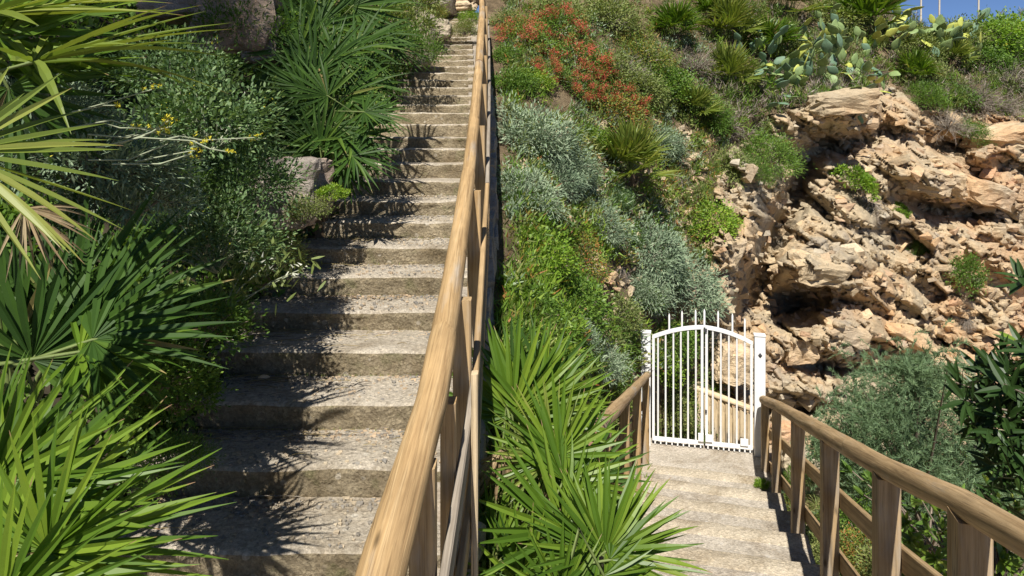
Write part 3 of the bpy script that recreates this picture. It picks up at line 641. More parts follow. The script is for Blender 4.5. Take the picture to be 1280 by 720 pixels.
# gate
GA = Vector((1.829, 9.5, 0)); GB = Vector((3.262, 9.17, 0)); GU = (GB - GA).normalized(); GN = Vector((GU.y, -GU.x, 0)); GL = (GB - GA).length
def gp(x, y):
    """gate plane coordinates (u, z) of a measured pixel"""
    tx = (x - 640) / F; d = (GA.x * GU.y - GA.y * GU.x) / (tx * GU.y - GU.x); u = (Vector((tx * d, d, 0)) - GA).dot(GU); return u, -(y - YH) / F * d
def gw(u, z, off=0): q = GA + GU * u + GN * off; return Vector((q.x, q.y, z))
gate = tag(empty('garden_gate', gw(GL / 2, Z0)), 'white painted metal gate with arched top and spikes at the foot of the steps', 'gate')
BASIS = Matrix((GU, GN, Vector((0, 0, 1)))).transposed().to_4x4()
def gbox(name, u0, u1, z0, z1, t0, t1, mat='white', parent=gate, bev=.004):
    m = MB(); box(m, (u0, t0, z0), (u1, t1, z1), 0, bev); T = BASIS.copy(); T.translation = GA
    return link(name, m.mesh(name, [mat]), parent, rel(parent, T) if parent is gate else T)
for (uc, zt, zb, wd) in ((0, gp(807, 415)[1], Z0 - .1, .125), (GL, gp(949, 419)[1], Z0 - .12, .135)):
    p_ = gbox('post', uc - wd / 2, uc + wd / 2, zb, zt, -.06, .06)
    m = MB(); box(m, (uc - wd / 2 - .006, -.068, zt), (uc + wd / 2 + .006, .068, zt + .012), 0, .003)
    T = BASIS.copy(); T.translation = GA; c_ = link('post_cap', m.mesh('post_cap', ['white']), p_); c_.matrix_basis = Matrix.Identity(4)
    zz = zt - .25
    m = MB(); r = .028
    m.add([(uc - r, .062, zz), (uc, .062, zz + r * 1.3), (uc + r, .062, zz), (uc, .062, zz - r * 1.3), (uc, .078, zz)], [(0, 1, 4), (1, 2, 4), (2, 3, 4), (3, 0, 4)], 0)
    c_ = link('diamond_boss', m.mesh('diamond_boss', ['iron']), p_); c_.matrix_basis = Matrix.Identity(4)
zbot = -4.19
UL, UM, UR = .085, gp(880.5, 480)[0], GL - .085
zsp = gp(813, 421)[1]; zce = gp(881, 409)[1]
def archz(u):
    t = (u - UM) / (UR - UM) if u > UM else (UM - u) / (UM - UL)
    return zce - (zce - zsp) * (0.18 * t + 0.82 * t * t)
for side, (ua, ub) in enumerate(((UL, UM - .012), (UM + .012, UR))):
    leaf = link('gate_leaf', (lambda m: (box(m, (ua, -.02, zbot), (ub, .02, zbot + .045), 0, .004), m.mesh('gate_leaf', ['white']))[1])(MB()), gate, rel(gate, (lambda T: (setattr(T, 'translation', GA), T)[1])(BASIS.copy())))
    def gl(name, m, mat='white'): o = link(name, m.mesh(name, [mat]), leaf); o.matrix_basis = Matrix.Identity(4); return o
    m = MB(); us = np.linspace(ua, ub, 15); V = []
    for u in us: z = archz(u); V += [(u, -.02, z - .024), (u, .02, z - .024), (u, .02, z + .024), (u, -.02, z + .024)]
    m.add(V, [(4 * i + a, 4 * i + b, 4 * i + 4 + b, 4 * i + 4 + a) for i in range(14) for a, b in ((0, 1), (1, 2), (2, 3), (3, 0))], 0); m.add(V, [(0, 3, 2, 1), (56, 57, 58, 59)], 0)
    gl('arched_rail', m)
    for us_ in (ua + .015, ub - .018):
        m = MB(); box(m, (us_ - .017, -.018, zbot + .02), (us_ + .017, .018, archz(us_)), 0, .003); gl('stile', m)
    for xb in ((822.5, 832, 841.7, 851, 860, 869.8) if side == 0 else (891, 901, 911, 921, 931)):
        u = gp(xb, 480)[0]; m = MB(); tube(m, [(u, 0, zbot + .03), (u, 0, archz(u))], .0125, 8); gl('bar', m)
    for xb, yb in (((836.5, 392), (852.5, 388.5), (869.5, 387)) if side == 0 else ((897.6, 388.5), (915.5, 392), (931, 398))):
        u, zt = gp(xb, yb); m = MB(); tube(m, [(u, 0, archz(u)), (u, 0, zt - .03), (u, 0, zt)], [.0125, .0125, .004], 8); gl('spike', m)
    if side == 0:
        u, zt = gp(881.6, 386.5); m = MB(); tube(m, [(u - .012, .0, archz(u)), (u - .012, 0, zt - .03), (u - .012, 0, zt)], [.014, .014, .004], 8); gl('spike', m)
        m = MB(); box(m, (ub - .07, .021, zbot + .06), (ub + .0, .05, zbot + .16), 0, .004); gl('bolt_box', m)
    else:
        m = MB(); box(m, (ua - .0, .021, zbot + .06), (ua + .09, .045, zbot + .15), 0, .004); gl('bolt_box', m)
        m = MB(); box(m, (ub - .16, .021, zbot + .05), (ub - .06, .04, zbot + .14), 0, .004); gl('cover_plate', m)
        m = MB(); box(m, (ua - .02, .021, archz(ua) - .05), (ua + .02, .045, archz(ua) - .01), 0, .003); gl('latch', m, 'iron')
        m = MB(); box(m, (ua - .005, .021, gp(881, 515)[1]), (ua + .02, .04, gp(881, 515)[1] + .04), 0, .003); gl('lock', m, 'iron')
    for i in range(9):
        m = MB(); u = ua + (i + .5) * (ub - ua) / 9; box(m, (u - .009, -.015, zbot - .045), (u + .009, .015, zbot + .002), 0, .002)
        gl('foot_bar', m)

# fence of pale planks seen through the gate
pf = tag(empty('plank_fence', (3, 10.6, -4.8)), 'pale plank fence on the path behind the right gate leaf', 'fence')
pts_ = [(874, 490), (884, 494), (893, 498), (902, 501.5), (911, 505), (920, 509), (929, 512.5), (938, 516), (947, 519), (956, 522)]
for i, (x, y) in enumerate(pts_):
    d = 11.0 - i * .05; a = P(x, y, d); beam('plank', (a.x, a.y, a.z - .95), tuple(a), .102, .03, 'pale_wood', pf, (0, 1, 0))
log('top_log', [P(826, 470, 11.3), P(880, 489, 11.0), P(960, 519, 10.5)], [.05, .05, .05], 'pale_wood', pf, 31)
for i, x in enumerate((833, 852)):
    a = P(x, 473 + i * 7, 11.3); beam('post', (a.x, a.y, a.z - 1), tuple(a), .1, .1, 'log_brown', pf, (0, 1, 0))
print('structures done')

# ------------------------------------------------------------------ left bank
def left_z(X, Y):
    e = max(0.0, xl(Y) - X); return stz(Y) - .32 + .24 * min(1, e / .12) + 0.55 * e + 0.10 * e * e * min(1, e) + .12 * noise.noise(Vector((X, Y, 3)) * .9) * min(1, e * 2)
xs = -np.concatenate([np.linspace(1.55, 6, 46), np.linspace(6.5, 30, 20)]); ys = np.concatenate([np.linspace(-3, 14, 90), np.linspace(14.5, 40, 26)])
V = [(x, y, left_z(x, y) if y > -1 else left_z(x, -1)) for y in ys for x in xs]; k = len(xs)
V = [(x, y, min(z, 14 + .05 * z)) for x, y, z in V]
m = MB(); m.add(V, [(i * k + j, i * k + j + 1, (i + 1) * k + j + 1, (i + 1) * k + j) for i in range(len(ys) - 1) for j in range(k - 1)], 0, smooth=True)
tag(link('left_bank', m.mesh('left_bank', ['shade_soil'])), kind='structure')
m = MB(); m.add([(-900, -900, -9.5), (900, -900, -9.5), (900, 900, -9.5), (-900, 900, -9.5)], [(0, 1, 2, 3)], 0)
tag(link('ground', m.mesh('ground', ['soil'])), kind='structure')

# ------------------------------------------------------------------ plant builders
def rnd_dir(n, up=0.0):
    v = NR.normal(size=(n, 3)); v = norm(v); v[:, 2] = np.where(v[:, 2] < up, -v[:, 2] * .6, v[:, 2]) if up > -1 else v[:, 2]; return norm(v)
def bush_mesh(name, mats, clumps, per, leaf_l, leaf_w, spread=0.2, shape=(1, 1, .8), stems=True, K=2, droop=.15, fold=0, outward=.8, accents=(), up=-.05, inner=.45):
    """unit bush: clumps of leaves over a dome of radius 1; accents = [(mat index, count, length, width)]"""
    m = MB(); cd = rnd_dir(clumps, up) ; rad = NR.uniform(inner, 1, (clumps, 1)) ** .6
    C = cd * rad * np.array(shape) * NR.uniform(.85, 1.12, (clumps, 1))
    which = np.repeat(np.arange(clumps), per); n = len(which); off = NR.normal(size=(n, 3)) * spread * NR.uniform(.7, 1.2, (clumps, 1))[which]
    B = C[which] + off; D = norm(off) * outward + norm(B) * .6 + NR.normal(size=(n, 3)) * .35 + np.array([0, 0, .25])
    leaves(m, B, D, rnd_dir(n, 0) * .6 + np.array([0, 0, 1.]), leaf_l * NR.uniform(.6, 1.25, n), leaf_w * NR.uniform(.7, 1.2, n), K, fold, droop, mat=0)
    if stems:
        for c in C[:: max(1, clumps // 26)]:
            mid = c * .5 + NR.normal(size=3) * .06; mid[2] = abs(mid[2]) * .8
            tube(m, [(0, 0, -.25), mid, c], [.022, .014, .005], 4, 1, False)
    for (mi, cnt_, ll, ww, cl) in accents:
        cc = C[NR.choice(clumps, min(cl, clumps), replace=False)] * 1.12 + np.array([0, 0, .06]); w_ = NR.randint(0, len(cc), cnt_)
        B2 = cc[w_] + NR.normal(size=(cnt_, 3)) * spread * .55
        leaves(m, B2, rnd_dir(cnt_, -2) + np.array([0, -.3, .5]), rnd_dir(cnt_, -2), ll, ww, 1, mat=mi)
    return m.mesh(name, mats)
def twig_mesh(name, mat, n, curl=.5, drop=0.0):
    m = MB(); d = rnd_dir(n, .0)
    for i in range(n):
        p = np.zeros(3); v = d[i] * np.array([1, 1, .8]); pts = [p.copy()]; 
        for s in range(5): v = norm(v + NR.normal(size=3) * curl * .35 + np.array([0, 0, -drop])); p = p + v * .2 * NR.uniform(.7, 1.2); pts.append(p.copy())
        tube(m, pts, np.linspace(.016, .004, 6), 3, 0, False)
        for _ in range(6):
            b = pts[NR.randint(2, 6)]; v2 = norm(v + NR.normal(size=3) * .9); tube(m, [b, b + v2 * .1, b + v2 * .2 + NR.normal(size=3) * .03], [.007, .005, .002], 3, 0, False)
    return m.mesh(name, [mat])
BM = {}
BM['silver'] = [bush_mesh('silver_crown', ['silver', 'dry', 'yellow'], 95, 60, .13, .013, .13, (1, 1, .75), up=-.1, accents=[(2, 24, .03, .012, 8)]) for _ in range(3)]
BM['green'] = [bush_mesh('green_crown', ['green', 'bark'], 80, 36, .10, .030, .15, accents=[]) for _ in range(3)]
BM['bright'] = [bush_mesh('bright_crown', ['bright', 'bark', 'yellow'], 70, 34, .095, .032, .15, accents=[(2, 30, .05, .02, 10)]) for _ in range(2)]
BM['olive'] = [bush_mesh('olive_crown', ['olive', 'dry'], 75, 40, .12, .022, .16) for _ in range(3)]
BM['mixed'] = [bush_mesh('mixed_crown', ['mixed', 'dry', 'yellow'], 75, 36, .08, .022, .15, accents=[(2, 60, .04, .016, 14)]) for _ in range(2)]
BM['valerian'] = [bush_mesh('valerian_crown', ['green', 'stem', 'red', 'mixed'], 70, 30, .09, .024, .15, accents=[(2, 4200, .05, .017, 30), (3, 700, .09, .028, 20)]) for _ in range(2)]
BM['fine'] = [bush_mesh('fine_crown', ['green', 'bark'], 90, 60, .10, .013, .14, outward=1.0) for _ in range(2)]
BM['sage'] = [bush_mesh('sage_crown', ['sage', 'stem', 'yellow', 'white_flower'], 110, 44, .085, .020, .15, accents=[(2, 60, .03, .012, 8), (3, 80, .03, .011, 9)]) for _ in range(3)]
BM['rosette'] = [bush_mesh('rosette_crown', ['bright', 'dry'], 80, 30, .15, .028, .06, (1, 1, .7), outward=1.6, droop=.05) for _ in range(2)]
BM['dry'] = [twig_mesh('dry_crown', 'dry', 110) for _ in range(2)]
BM['hang'] = [twig_mesh('hanging_crown', 'dry', 90, .3, .28) for _ in range(1)]
BM['grass'] = []
for _ in range(2):
    m = MB(); n = 260; D = rnd_dir(n, 0) + np.array([0, 0, .7]); leaves(m, NR.normal(size=(n, 3)) * np.array([.18, .18, .02]), D, NR.normal(size=(n, 3)), NR.uniform(.6, 1.1, n), .013, 4, 0, .5, mat=0)
    n = 120; D = rnd_dir(n, 0) + np.array([0, 0, .4]); leaves(m, NR.normal(size=(n, 3)) * np.array([.2, .2, .02]), D, NR.normal(size=(n, 3)), NR.uniform(.5, 1.0, n), .012, 4, 0, .6, mat=1)
    BM['grass'].append(m.mesh('grass_tuft', ['olive', 'straw']))
CAT = {'sage': 'shrub', 'silver': 'shrub', 'green': 'shrub', 'bright': 'shrub', 'olive': 'shrub', 'mixed': 'shrub', 'valerian': 'flowering plant', 'fine': 'shrub', 'rosette': 'shrub', 'dry': 'dry shrub', 'hang': 'dry shrub', 'grass': 'grass tuft'}
NAME = {'sage': 'loose_green_shrub', 'silver': 'silver_shrub', 'green': 'green_shrub', 'bright': 'bright_green_shrub', 'olive': 'olive_shrub', 'mixed': 'mixed_shrub', 'valerian': 'red_flowering_plant', 'fine': 'fine_leaved_shrub', 'rosette': 'rosette_shrub', 'dry': 'dry_shrub', 'hang': 'hanging_dry_shrub', 'grass': 'grass_tuft'}
def bush(kind, p, r, label, sx=1.0, szz=1.0, group=None, lean=None):
    me = R_.choice(BM[kind]); o = link(NAME[kind], me)
    e = Euler((0, 0, R_.uniform(0, 6.28))).to_matrix().to_4x4()
    if lean is not None: e = Vector(lean).normalized().to_track_quat('Z', 'Y').to_matrix().to_4x4() @ e
    o.matrix_basis = Matrix.Translation(p) @ e @ Matrix.Diagonal((r * sx, r * sx, r * szz, 1))
    return tag(o, label, CAT[kind], group)
def hbush(kind, x, y, wpx, label, sx=1.0, szz=.9, sink=.15, group=None):
    p, n = T_at(x, y + wpx * .18); r = wpx / 2 / F * p.y * 1.08; lean = (n.x * .5, n.y * .5, .75)
    return bush(kind, p + Vector((0, -.25 * r, -sink * r)), r, label, sx, szz, group, lean)

# fan palm frond: hub at the origin, middle leaflet along +y, upper side +z
def frond_mesh(name, mats, n=24, spread=105, K=5, wid=.030, pet=.55, wob=.06, cup=.14, droop=.12):
    m = MB(); a = np.radians(np.linspace(-spread, spread, n) + NR.normal(size=n) * 1.6)
    a = a + (NR.rand(n) < .12) * NR.normal(size=n) * .12
    D = np.stack([np.sin(a), np.cos(a), cup + .10 * np.abs(np.sin(a)) + NR.normal(size=n) * wob], -1)
    L = (.80 + .20 * np.cos(a * .85)) * NR.uniform(.90, 1.05, n); U = np.tile([0, 0, 1.0], (n, 1)) + .25 * NR.normal(size=(n, 3))
    B = norm(D) * .02
    leaves(m, B, D, U, L, wid, K, .55, (NR.uniform(.3, 1.6, n) + (NR.rand(n) < .1) * NR.uniform(1, 4, n)) * droop, prof=lambda t: max(.04, min(1, .12 + 3.2 * t) * (1 - max(0, (t - .45) / .55) ** 1.5)))
    tube(m, [(0, .04, .0), (0, 0, 0), (0, -.03, -.004)], [.006, .013, .011], 5, 1, False)
    return m.mesh(name, mats)
M['petiole'] = m_plain('green_petiole', (0.13, 0.17, 0.05), .6, .2)
M['dead'] = leafmat('dead_frond', [(0, (0.20, 0.14, 0.08)), (0.6, (0.34, 0.25, 0.15)), (1, (0.46, 0.37, 0.24))], 0.15, 0.8, None, 0.1, (1, 1, 1))
FR = {'dead': [frond_mesh('fan_frond', ['dead', 'dead'], 18, 60, 6, .018, wob=.16, droop=.5) for _ in range(2)],
      'near': [frond_mesh('fan_frond', ['palm', 'petiole'], 24, 105, 7, .028, wob=.09) for _ in range(4)],
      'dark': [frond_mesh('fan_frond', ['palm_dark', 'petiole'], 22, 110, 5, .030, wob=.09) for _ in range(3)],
      'yellow': [frond_mesh('fan_frond', ['palm_yellow', 'petiole'], 25, 105, 6, .025, wob=.09) for _ in range(3)],
      'centre': [frond_mesh('fan_frond', ['palm', 'petiole'], 21, 100, 6, .032, wob=.09) for _ in range(4)],
      'small': [frond_mesh('fan_frond', ['palm_yellow', 'petiole'], 16, 85, 3, .045) for _ in range(3)],
      'small_g': [frond_mesh('fan_frond', ['palm', 'petiole'], 16, 85, 3, .045) for _ in range(3)]}
def frond(parent, kind, hub, tip, nrm=None, scale=None, me=None):
    hub = Vector(hub); a = Vector(tip) - hub; L = a.length if scale is None else scale; a.normalize()
    nrm = Vector(nrm) if nrm is not None else Vector((R_.gauss(0, .35), -1, .8 + R_.gauss(0, .3)))
    x = a.cross(nrm).normalized(); z = x.cross(a)
    T = Matrix((x, a, z)).transposed().to_4x4(); T.translation = hub
    TS = T @ Matrix.Scale(L, 4); f_ = link('frond', me or R_.choice(FR[kind]), parent, rel(parent, TS))
    if L > .25:
        b_ = Vector(parent.location); c_ = hub - a * min(.25, (b_ - hub).length * .4) - Vector((0, 0, .04)); Ti = TS.inverted(); m = MB()
        tube(m, [Ti @ q for q in (hub, hub.lerp(c_, .5), c_, c_.lerp(b_, .5) + Vector((0, 0, .02)), b_)], np.array([.006, .0065, .007, .009, .013]) / L, 5)
        link('petiole', m.mesh('petiole', ['petiole']), f_, Matrix.Identity(4))
    return f_
def trunk_part(parent, top_, r=.09, h=.6):
    m = MB(); pts = [(0, 0, 0), (.01, .01, h * .5), (0, 0, h)]; tube(m, pts, [r * 1.2, r, r * .9], 9)
    n = 60; zz = NR.uniform(0, h, n); an = NR.uniform(0, 6.28, n); B = np.stack([r * np.cos(an), r * np.sin(an), zz], -1)
    leaves(m, B, np.stack([np.cos(an), np.sin(an), np.full(n, .9)], -1), NR.normal(size=(n, 3)), r * 1.2, r * .25, 1)
    return link('trunk', m.mesh('trunk', ['fibre']), parent, rel(parent, Matrix.Translation(Vector(top_) - Vector((0, 0, h)))))
def palm(label, base, specs, kind, name='fan_palm', tr=.09, th=.6, group=None):
    """specs: (hub x, hub y, hub d, tip x, tip y, tip d[, normal])"""
    p = tag(empty(name, base), label, 'palm', group)
    for s in specs: frond(p, kind if len(s) < 8 else s[7], P(*s[:3]), P(*s[3:6]), s[6] if len(s) > 6 else None)
    trunk_part(p, base, tr, th)
    return p
def auto_palm(label, base, R, n, kind, seed=0, name='fan_palm', pet=.45, up=.35, lean=(0, 0, 0), th=None, group='fan palms growing on the rocky hillside'):
    p = tag(empty(name, base), label, 'palm', group); r = random.Random(seed)
    for i in range(n):
        az = i * 2.399 + r.uniform(-.3, .3); el = r.uniform(-.25, 1.35) if i % 3 else r.uniform(.7, 1.4)
        v = Vector((math.cos(az) * math.cos(el), math.sin(az) * math.cos(el), math.sin(el) + up * .3)) + Vector(lean); v.normalize()
        hub = Vector(base) + v * R * pet; 
        nr = Vector((0, 0, 1)) - v * v.z + Vector((r.gauss(0, .25), r.gauss(-.15, .25), .15))
        frond(p, kind, hub, hub + v, nr, R * (1 - pet) * 1.25 * r.uniform(.85, 1.1))
    trunk_part(p, base, R * .13, th or R * .5); return p

# ------------------------------------------------------------------ prickly pears
def pad_mesh(mat, seed):
    r = random.Random(seed); m = MB(); rings, seg = 7, 10; V = []
    for i in range(rings + 1):
        t = i / rings; w_ = math.sin(math.pi * min(.98, max(.02, t ** .8))) ** .7 * .33 * (1 + .06 * r.gauss(0, 1))
        for j in range(seg): a = j * 2 * math.pi / seg; V.append((w_ * math.cos(a), w_ * .17 * math.sin(a) + .03 * math.sin(t * 3), t))
    m.add(V, [(i * seg + j, i * seg + (j + 1) % seg, (i + 1) * seg + (j + 1) % seg, (i + 1) * seg + j) for i in range(rings) for j in range(seg)], 0, smooth=True)
    me = m.mesh('pad', [mat]); return me
PADS = [pad_mesh(k, i) for i, k in enumerate(('pad', 'pad', 'pad', 'pad_b', 'pad', 'pad_y', 'pad_b'))]
def cactus(label, x, y, wpx, hpx, n, seed, off=.35, down=0.0, pads=None):
    r = random.Random(seed); p, nn = T_at(x, y + hpx * .35); d = p.y; s = 17.0 / F * d
    c = tag(empty('prickly_pear', p), label, 'cactus', 'prickly pears on the top of the rocks'); i = 0
    while i < n:
        u, v_ = r.gauss(0, .27), r.gauss(0, .27); q, n_ = T_at(x + u * wpx, y + v_ * hpx + 6); b = Vector(q) + n_ * r.uniform(0, .25) + Vector((0, -r.uniform(0, off), 0))
        v = Vector((r.gauss(0, .45), r.gauss(-.5, .35), r.uniform(.5, 1.2) - down * r.uniform(.4, 1.9)))
        for k in range(r.choice((1, 2, 2, 3))):
            v.normalize(); side = Vector((1, 0, 0)) * r.choice((-1, 1)) + Vector((r.gauss(0, .35), r.gauss(0, .6), 0)); side = (side - v * side.dot(v)).normalized(); yv = v.cross(side)
            T = Matrix((side, yv, v)).transposed().to_4x4(); T.translation = b - Vector(p); sc_ = s * r.uniform(.75, 1.15)
            link('pad', r.choice(pads or PADS), c, T @ Matrix.Scale(sc_, 4)); i += 1
            b = b + v * sc_ * .92; v = v + Vector((r.gauss(0, .6), r.gauss(-.1, .35), r.gauss(.05 - down * .5, .35)))
    return c
print('builders done')

# ------------------------------------------------------------------ hillside plants, single ones
HB = [
 ('silver', 668, 150, 110, 'large silver grey shrub beside the stair wall just below the red flowers'),
 ('silver', 705, 190, 80, 'silver grey shrub left of the young fan palm on the slope'),
 ('silver', 655, 225, 90, 'silver grey shrub against the stair wall above the bright green shrub'),
 ('silver', 745, 262, 72, 'silver grey shrub below the young fan palm, above the orange tinted plant'),
 ('silver', 690, 205, 70, 'small silver shrub between the two larger ones by the stair wall'),
 ('silver', 808, 292, 95, 'silver grey shrub on the bare slope right of the orange tinted plant'),
 ('silver', 850, 335, 95, 'trailing silver shrub above the left leaf of the white gate'),
 ('silver', 800, 345, 70, 'silver shrub hanging over the pale bare bank left of the gate'),
 ('silver', 742, 430, 70, 'silver shrub directly behind the top fronds of the foreground palm'),
 ('silver', 822, 165, 62, 'small drooping silver shrub right above the young fan palm'),
 ('silver', 715, 400, 60, 'low silver shrub under the dense green shrub by the foreground palm'),
 ('bright', 672, 298, 92, 'bright yellow green shrub close to the stair wall at mid height'),
 ('bright', 668, 92, 46, 'bright green leafy patch under the leftmost red flowers'),
 ('mixed', 722, 308, 76, 'orange and green tinted plant right of the bright green shrub'),
 ('mixed', 760, 128, 80, 'brownish green scrub right of the red flowers'),
 ('mixed', 800, 55, 70, 'brownish scrub beneath the palms at the top of the slope'),
 ('green', 655, 362, 80, 'green shrub at the foot of the stair wall behind the palm fronds'),
 ('green', 712, 355, 90, 'dense green shrub above the tallest foreground palm fronds'),
 ('olive', 770, 375, 60, 'olive green plant on the pale bank left of the gate'),
 ('green', 838, 408, 60, 'green shrub behind the left half of the white gate'),
 ('bright', 822, 440, 54, 'bright green plant seen through the left bars of the gate'),
 ('green', 800, 360, 50, 'fresh green plant under the trailing silver shrub left of the gate'),
 ('olive', 836, 500, 50, 'low olive plant behind the gate next to the left post'),
 ('green', 640, 95, 60, 'green shrub touching the stair wall beside the handrail top'),
 ('green', 825, 92, 76, 'round dark green shrub below the leftmost hillside palm'),
 ('olive', 795, 100, 66, 'olive scrub left of the round dark green shrub'),
 ('fine', 875, 128, 70, 'fine leaved green shrub left of the prickly pears'),
 ('bright', 882, 262, 62, 'bright green shrub growing on the left cliff edge'),
 ('bright', 908, 275, 40, 'small bright shrub touching the one on the left cliff edge'),
 ('fine', 955, 178, 70, 'green shrub on the cliff shoulder under the prickly pears'),
 ('fine', 940, 205, 44, 'small green shrub under the one on the cliff shoulder'),
 ('olive', 905, 195, 56, 'thin dry looking green shrub left of the cliff shoulder shrub'),
 ('olive', 760, 75, 70, 'straggly olive shrub above the red flowers near the top'),
 ('dry', 866, 72, 64, 'grey leafless shrub between the two hillside palms'),
 ('dry', 782, 82, 60, 'grey twiggy shrub above the round dark green shrub'),
 ('rosette', 1062, 214, 56, 'bright green succulent shrub on the rock ledge under the overhang'),
 ('hang', 1080, 236, 62, 'grey dead growth hanging below the succulent shrub on the ledge'),
 ('fine', 1146, 304, 26, 'tiny green plant on the cliff left of the hanging green plant'),
 ('rosette', 1122, 256, 26, 'small green tuft right of the ledge shrub'),
 ('dry', 1178, 146, 56, 'grey rounded dry shrub on the cliff edge above the small cavity'),
 ('dry', 1216, 112, 60, 'grey dry shrub under the green scrub at the top right'),
 ('dry', 1256, 88, 64, 'purplish grey dry shrub at the far right below the skyline scrub'),
 ('dry', 1250, 125, 44, 'small grey shrub on the ledge at the far right'),
 ('fine', 1150, 112, 52, 'dark green low shrub at the cliff edge right of the overhang'),
 ('fine', 1208, 158, 44, 'green tuft in the notch of the right cliff'),
 ('green', 1190, 112, 44, 'green shrub under the cactus clump near the skyline'),
 ('olive', 1145, 50, 56, 'dull green shrub left of the skyline cactus clump'),
 ('bright', 1232, 34, 74, 'sunlit green shrub on the skyline beside the thin pole'),
 ('bright', 1276, 26, 74, 'sunlit green shrub on the skyline at the right edge'),
 ('olive', 1192, 32, 60, 'olive green shrub on the skyline between the thin poles'),
 ('green', 1262, 56, 60, 'green shrub just under the skyline at the right edge'),
 ('green', 1222, 62, 56, 'green shrub under the sunlit one beside the thin pole'),
 ('green', 1300, 60, 60, 'green shrub cut by the right edge of the picture near the skyline'),
 ('olive', 1150, 78, 46, 'dry olive shrub below the skyline cactus clump'),
 ('fine', 1022, 118, 44, 'blue green fine shrub between the hanging cactus arms'),
 ('mixed', 1130, 36, 46, 'dark scrub next to the clump where the sky begins'),
 ('olive', 985, 60, 60, 'olive scrub filling the gap behind the large prickly pear'),
 ('olive', 1040, 8, 70, 'olive scrub on the top edge above the large prickly pear'),
 ('olive', 760, 8, 70, 'pale olive shrub at the top edge right of the dark hollow'),
 ('olive', 700, 5, 66, 'olive shrub at the top edge above the red flowers'),
 ('hang', 772, 320, 44, 'grey dead roots hanging on the pale bank above the gate'),
 ('hang', 845, 205, 48, 'grey dead branches hanging beside the reddish rock'),
 ('dry', 905, 155, 40, 'leafless twiggy shrub above the dry looking green shrub'),
 ('dry', 700, 270, 40, 'dead twigs between the silver shrubs near the orange tinted plant'),
 ('grass', 870, 225, 44, 'grass tuft on the rocks left of the cliff'),
 ('grass', 815, 235, 40, 'grass tuft to the lower right of the young fan palm'),
 ('green', 630, 62, 44, 'small green shrub squeezed between the handrail and the red flowers'),
 ('olive', 628, 22, 44, 'olive shrub right beside the handrail at the top edge'),
 ('sage', 770, 235, 40, 'small grey green shrub under the young fan palm'),
 ('bright', 745, 165, 44, 'yellow green shrub just left of the young fan palm'),
 ('mixed', 650, 30, 56, 'reddish green plant at the top beside the handrail'),
]
for k, x, y, wp, lab in HB: hbush(k, x, y, wp, lab)
for x, y, wp, lab in ((655, 42, 72, 'red flowering plant nearest to the handrail'), (692, 24, 76, 'red flowering plant at the top of the slope, second from the handrail'),
                      (722, 66, 80, 'red flowering plant in the middle of the flower patch'), (722, 100, 60, 'red flowering plant in the lower middle of the flower patch'),
                      (772, 112, 62, 'red flowering plant furthest from the handrail'), (684, 84, 50, 'red flowering plant right above the bright green leafy patch')):
    hbush('valerian', x, y, wp, lab, group='red flowering plants')
hbush('green', 1197, 338, 54, 'dense green plant hanging down the right part of the cliff', .72, 1.35, 0)
hbush('hang', 1203, 388, 34, 'dry grey roots under the green plant hanging on the right cliff', .8, 1, .2)
# palms on the hillside
for x, y, wp, kind, n, lab in ((784, 198, 96, 'small', 26, 'young fan palm in the middle of the slope between silver shrubs'),
                    (842, 32, 62, 'small_g', 18, 'leftmost fan palm at the top of the slope'), (905, 28, 76, 'small', 22, 'bright round fan palm at the top, right of the leftmost one'),
                    (905, 88, 70, 'small', 20, 'fan palm directly below the bright round one'), (960, 48, 64, 'small_g', 18, 'fan palm left of the large prickly pear'),
                    (862, 132, 58, 'small', 20, 'low fan palm under the grey leafless shrub'), (1080, 14, 92, 'small_g', 22, 'wide fan palm at the top above the large prickly pear'),
                    (985, 4, 70, 'small', 18, 'fan palm cut by the top edge above the prickly pear'), (1138, 86, 50, 'small_g', 16, 'dark fan palm in the shade left of the skyline cactus'),
                    (880, 8, 46, 'small_g', 12, 'small fan palm cut by the top edge between two others'), (1185, 66, 44, 'small', 14, 'narrow leaved fan palm right of the skyline cactus')):
    p, nn = T_at(x, y + wp * .25); R = wp / 2 / F * p.y * 1.35
    auto_palm(lab, p + Vector((0, -.1, R * .1)), R, n, kind, int(x), lean=(0, -.35, .05))
cactus('large prickly pear sprawling over the rock edge below the wide palm', 1035, 66, 110, 70, 100, 1)
cactus('prickly pear hanging down over the dark hollow with yellow pads', 1066, 100, 52, 66, 42, 2, down=.8)
cactus('prickly pear growing left of the large one', 945, 66, 44, 50, 24, 3, pads=PADS[:2] + PADS[3:4])
cactus('prickly pear hanging on the rock left of the hollow', 962, 96, 46, 60, 32, 4, down=.5)
cactus('prickly pear on the rocks near the skyline', 1172, 58, 60, 40, 44, 5)
cactus('prickly pear against the wide palm at the upper right', 1104, 50, 46, 44, 30, 6, pads=PADS[4:6])
cactus('small prickly pear low on the rock shoulder', 978, 118, 34, 34, 9, 7, down=.4)
# thin poles against the sky
for x, y0, y1, lab in ((1223, -4, 30, 'tall thin pale pole on the skyline right of the cactus'), (1174, -2, 20, 'short thin pale pole on the skyline above the cactus'), (1151, -2, 24, 'leftmost thin pale pole where the sky begins')):
    a = P(x, y1 + 16, 24.2); b = P(x + .5, y0 - 14, 24.2); m = MB(); tube(m, [a, (a + b) / 2, b], [.035, .03, .025], 6)
    tag(link('thin_pole', m.mesh('thin_pole', ['stalk'])), lab, 'pole', 'thin poles on the skyline')

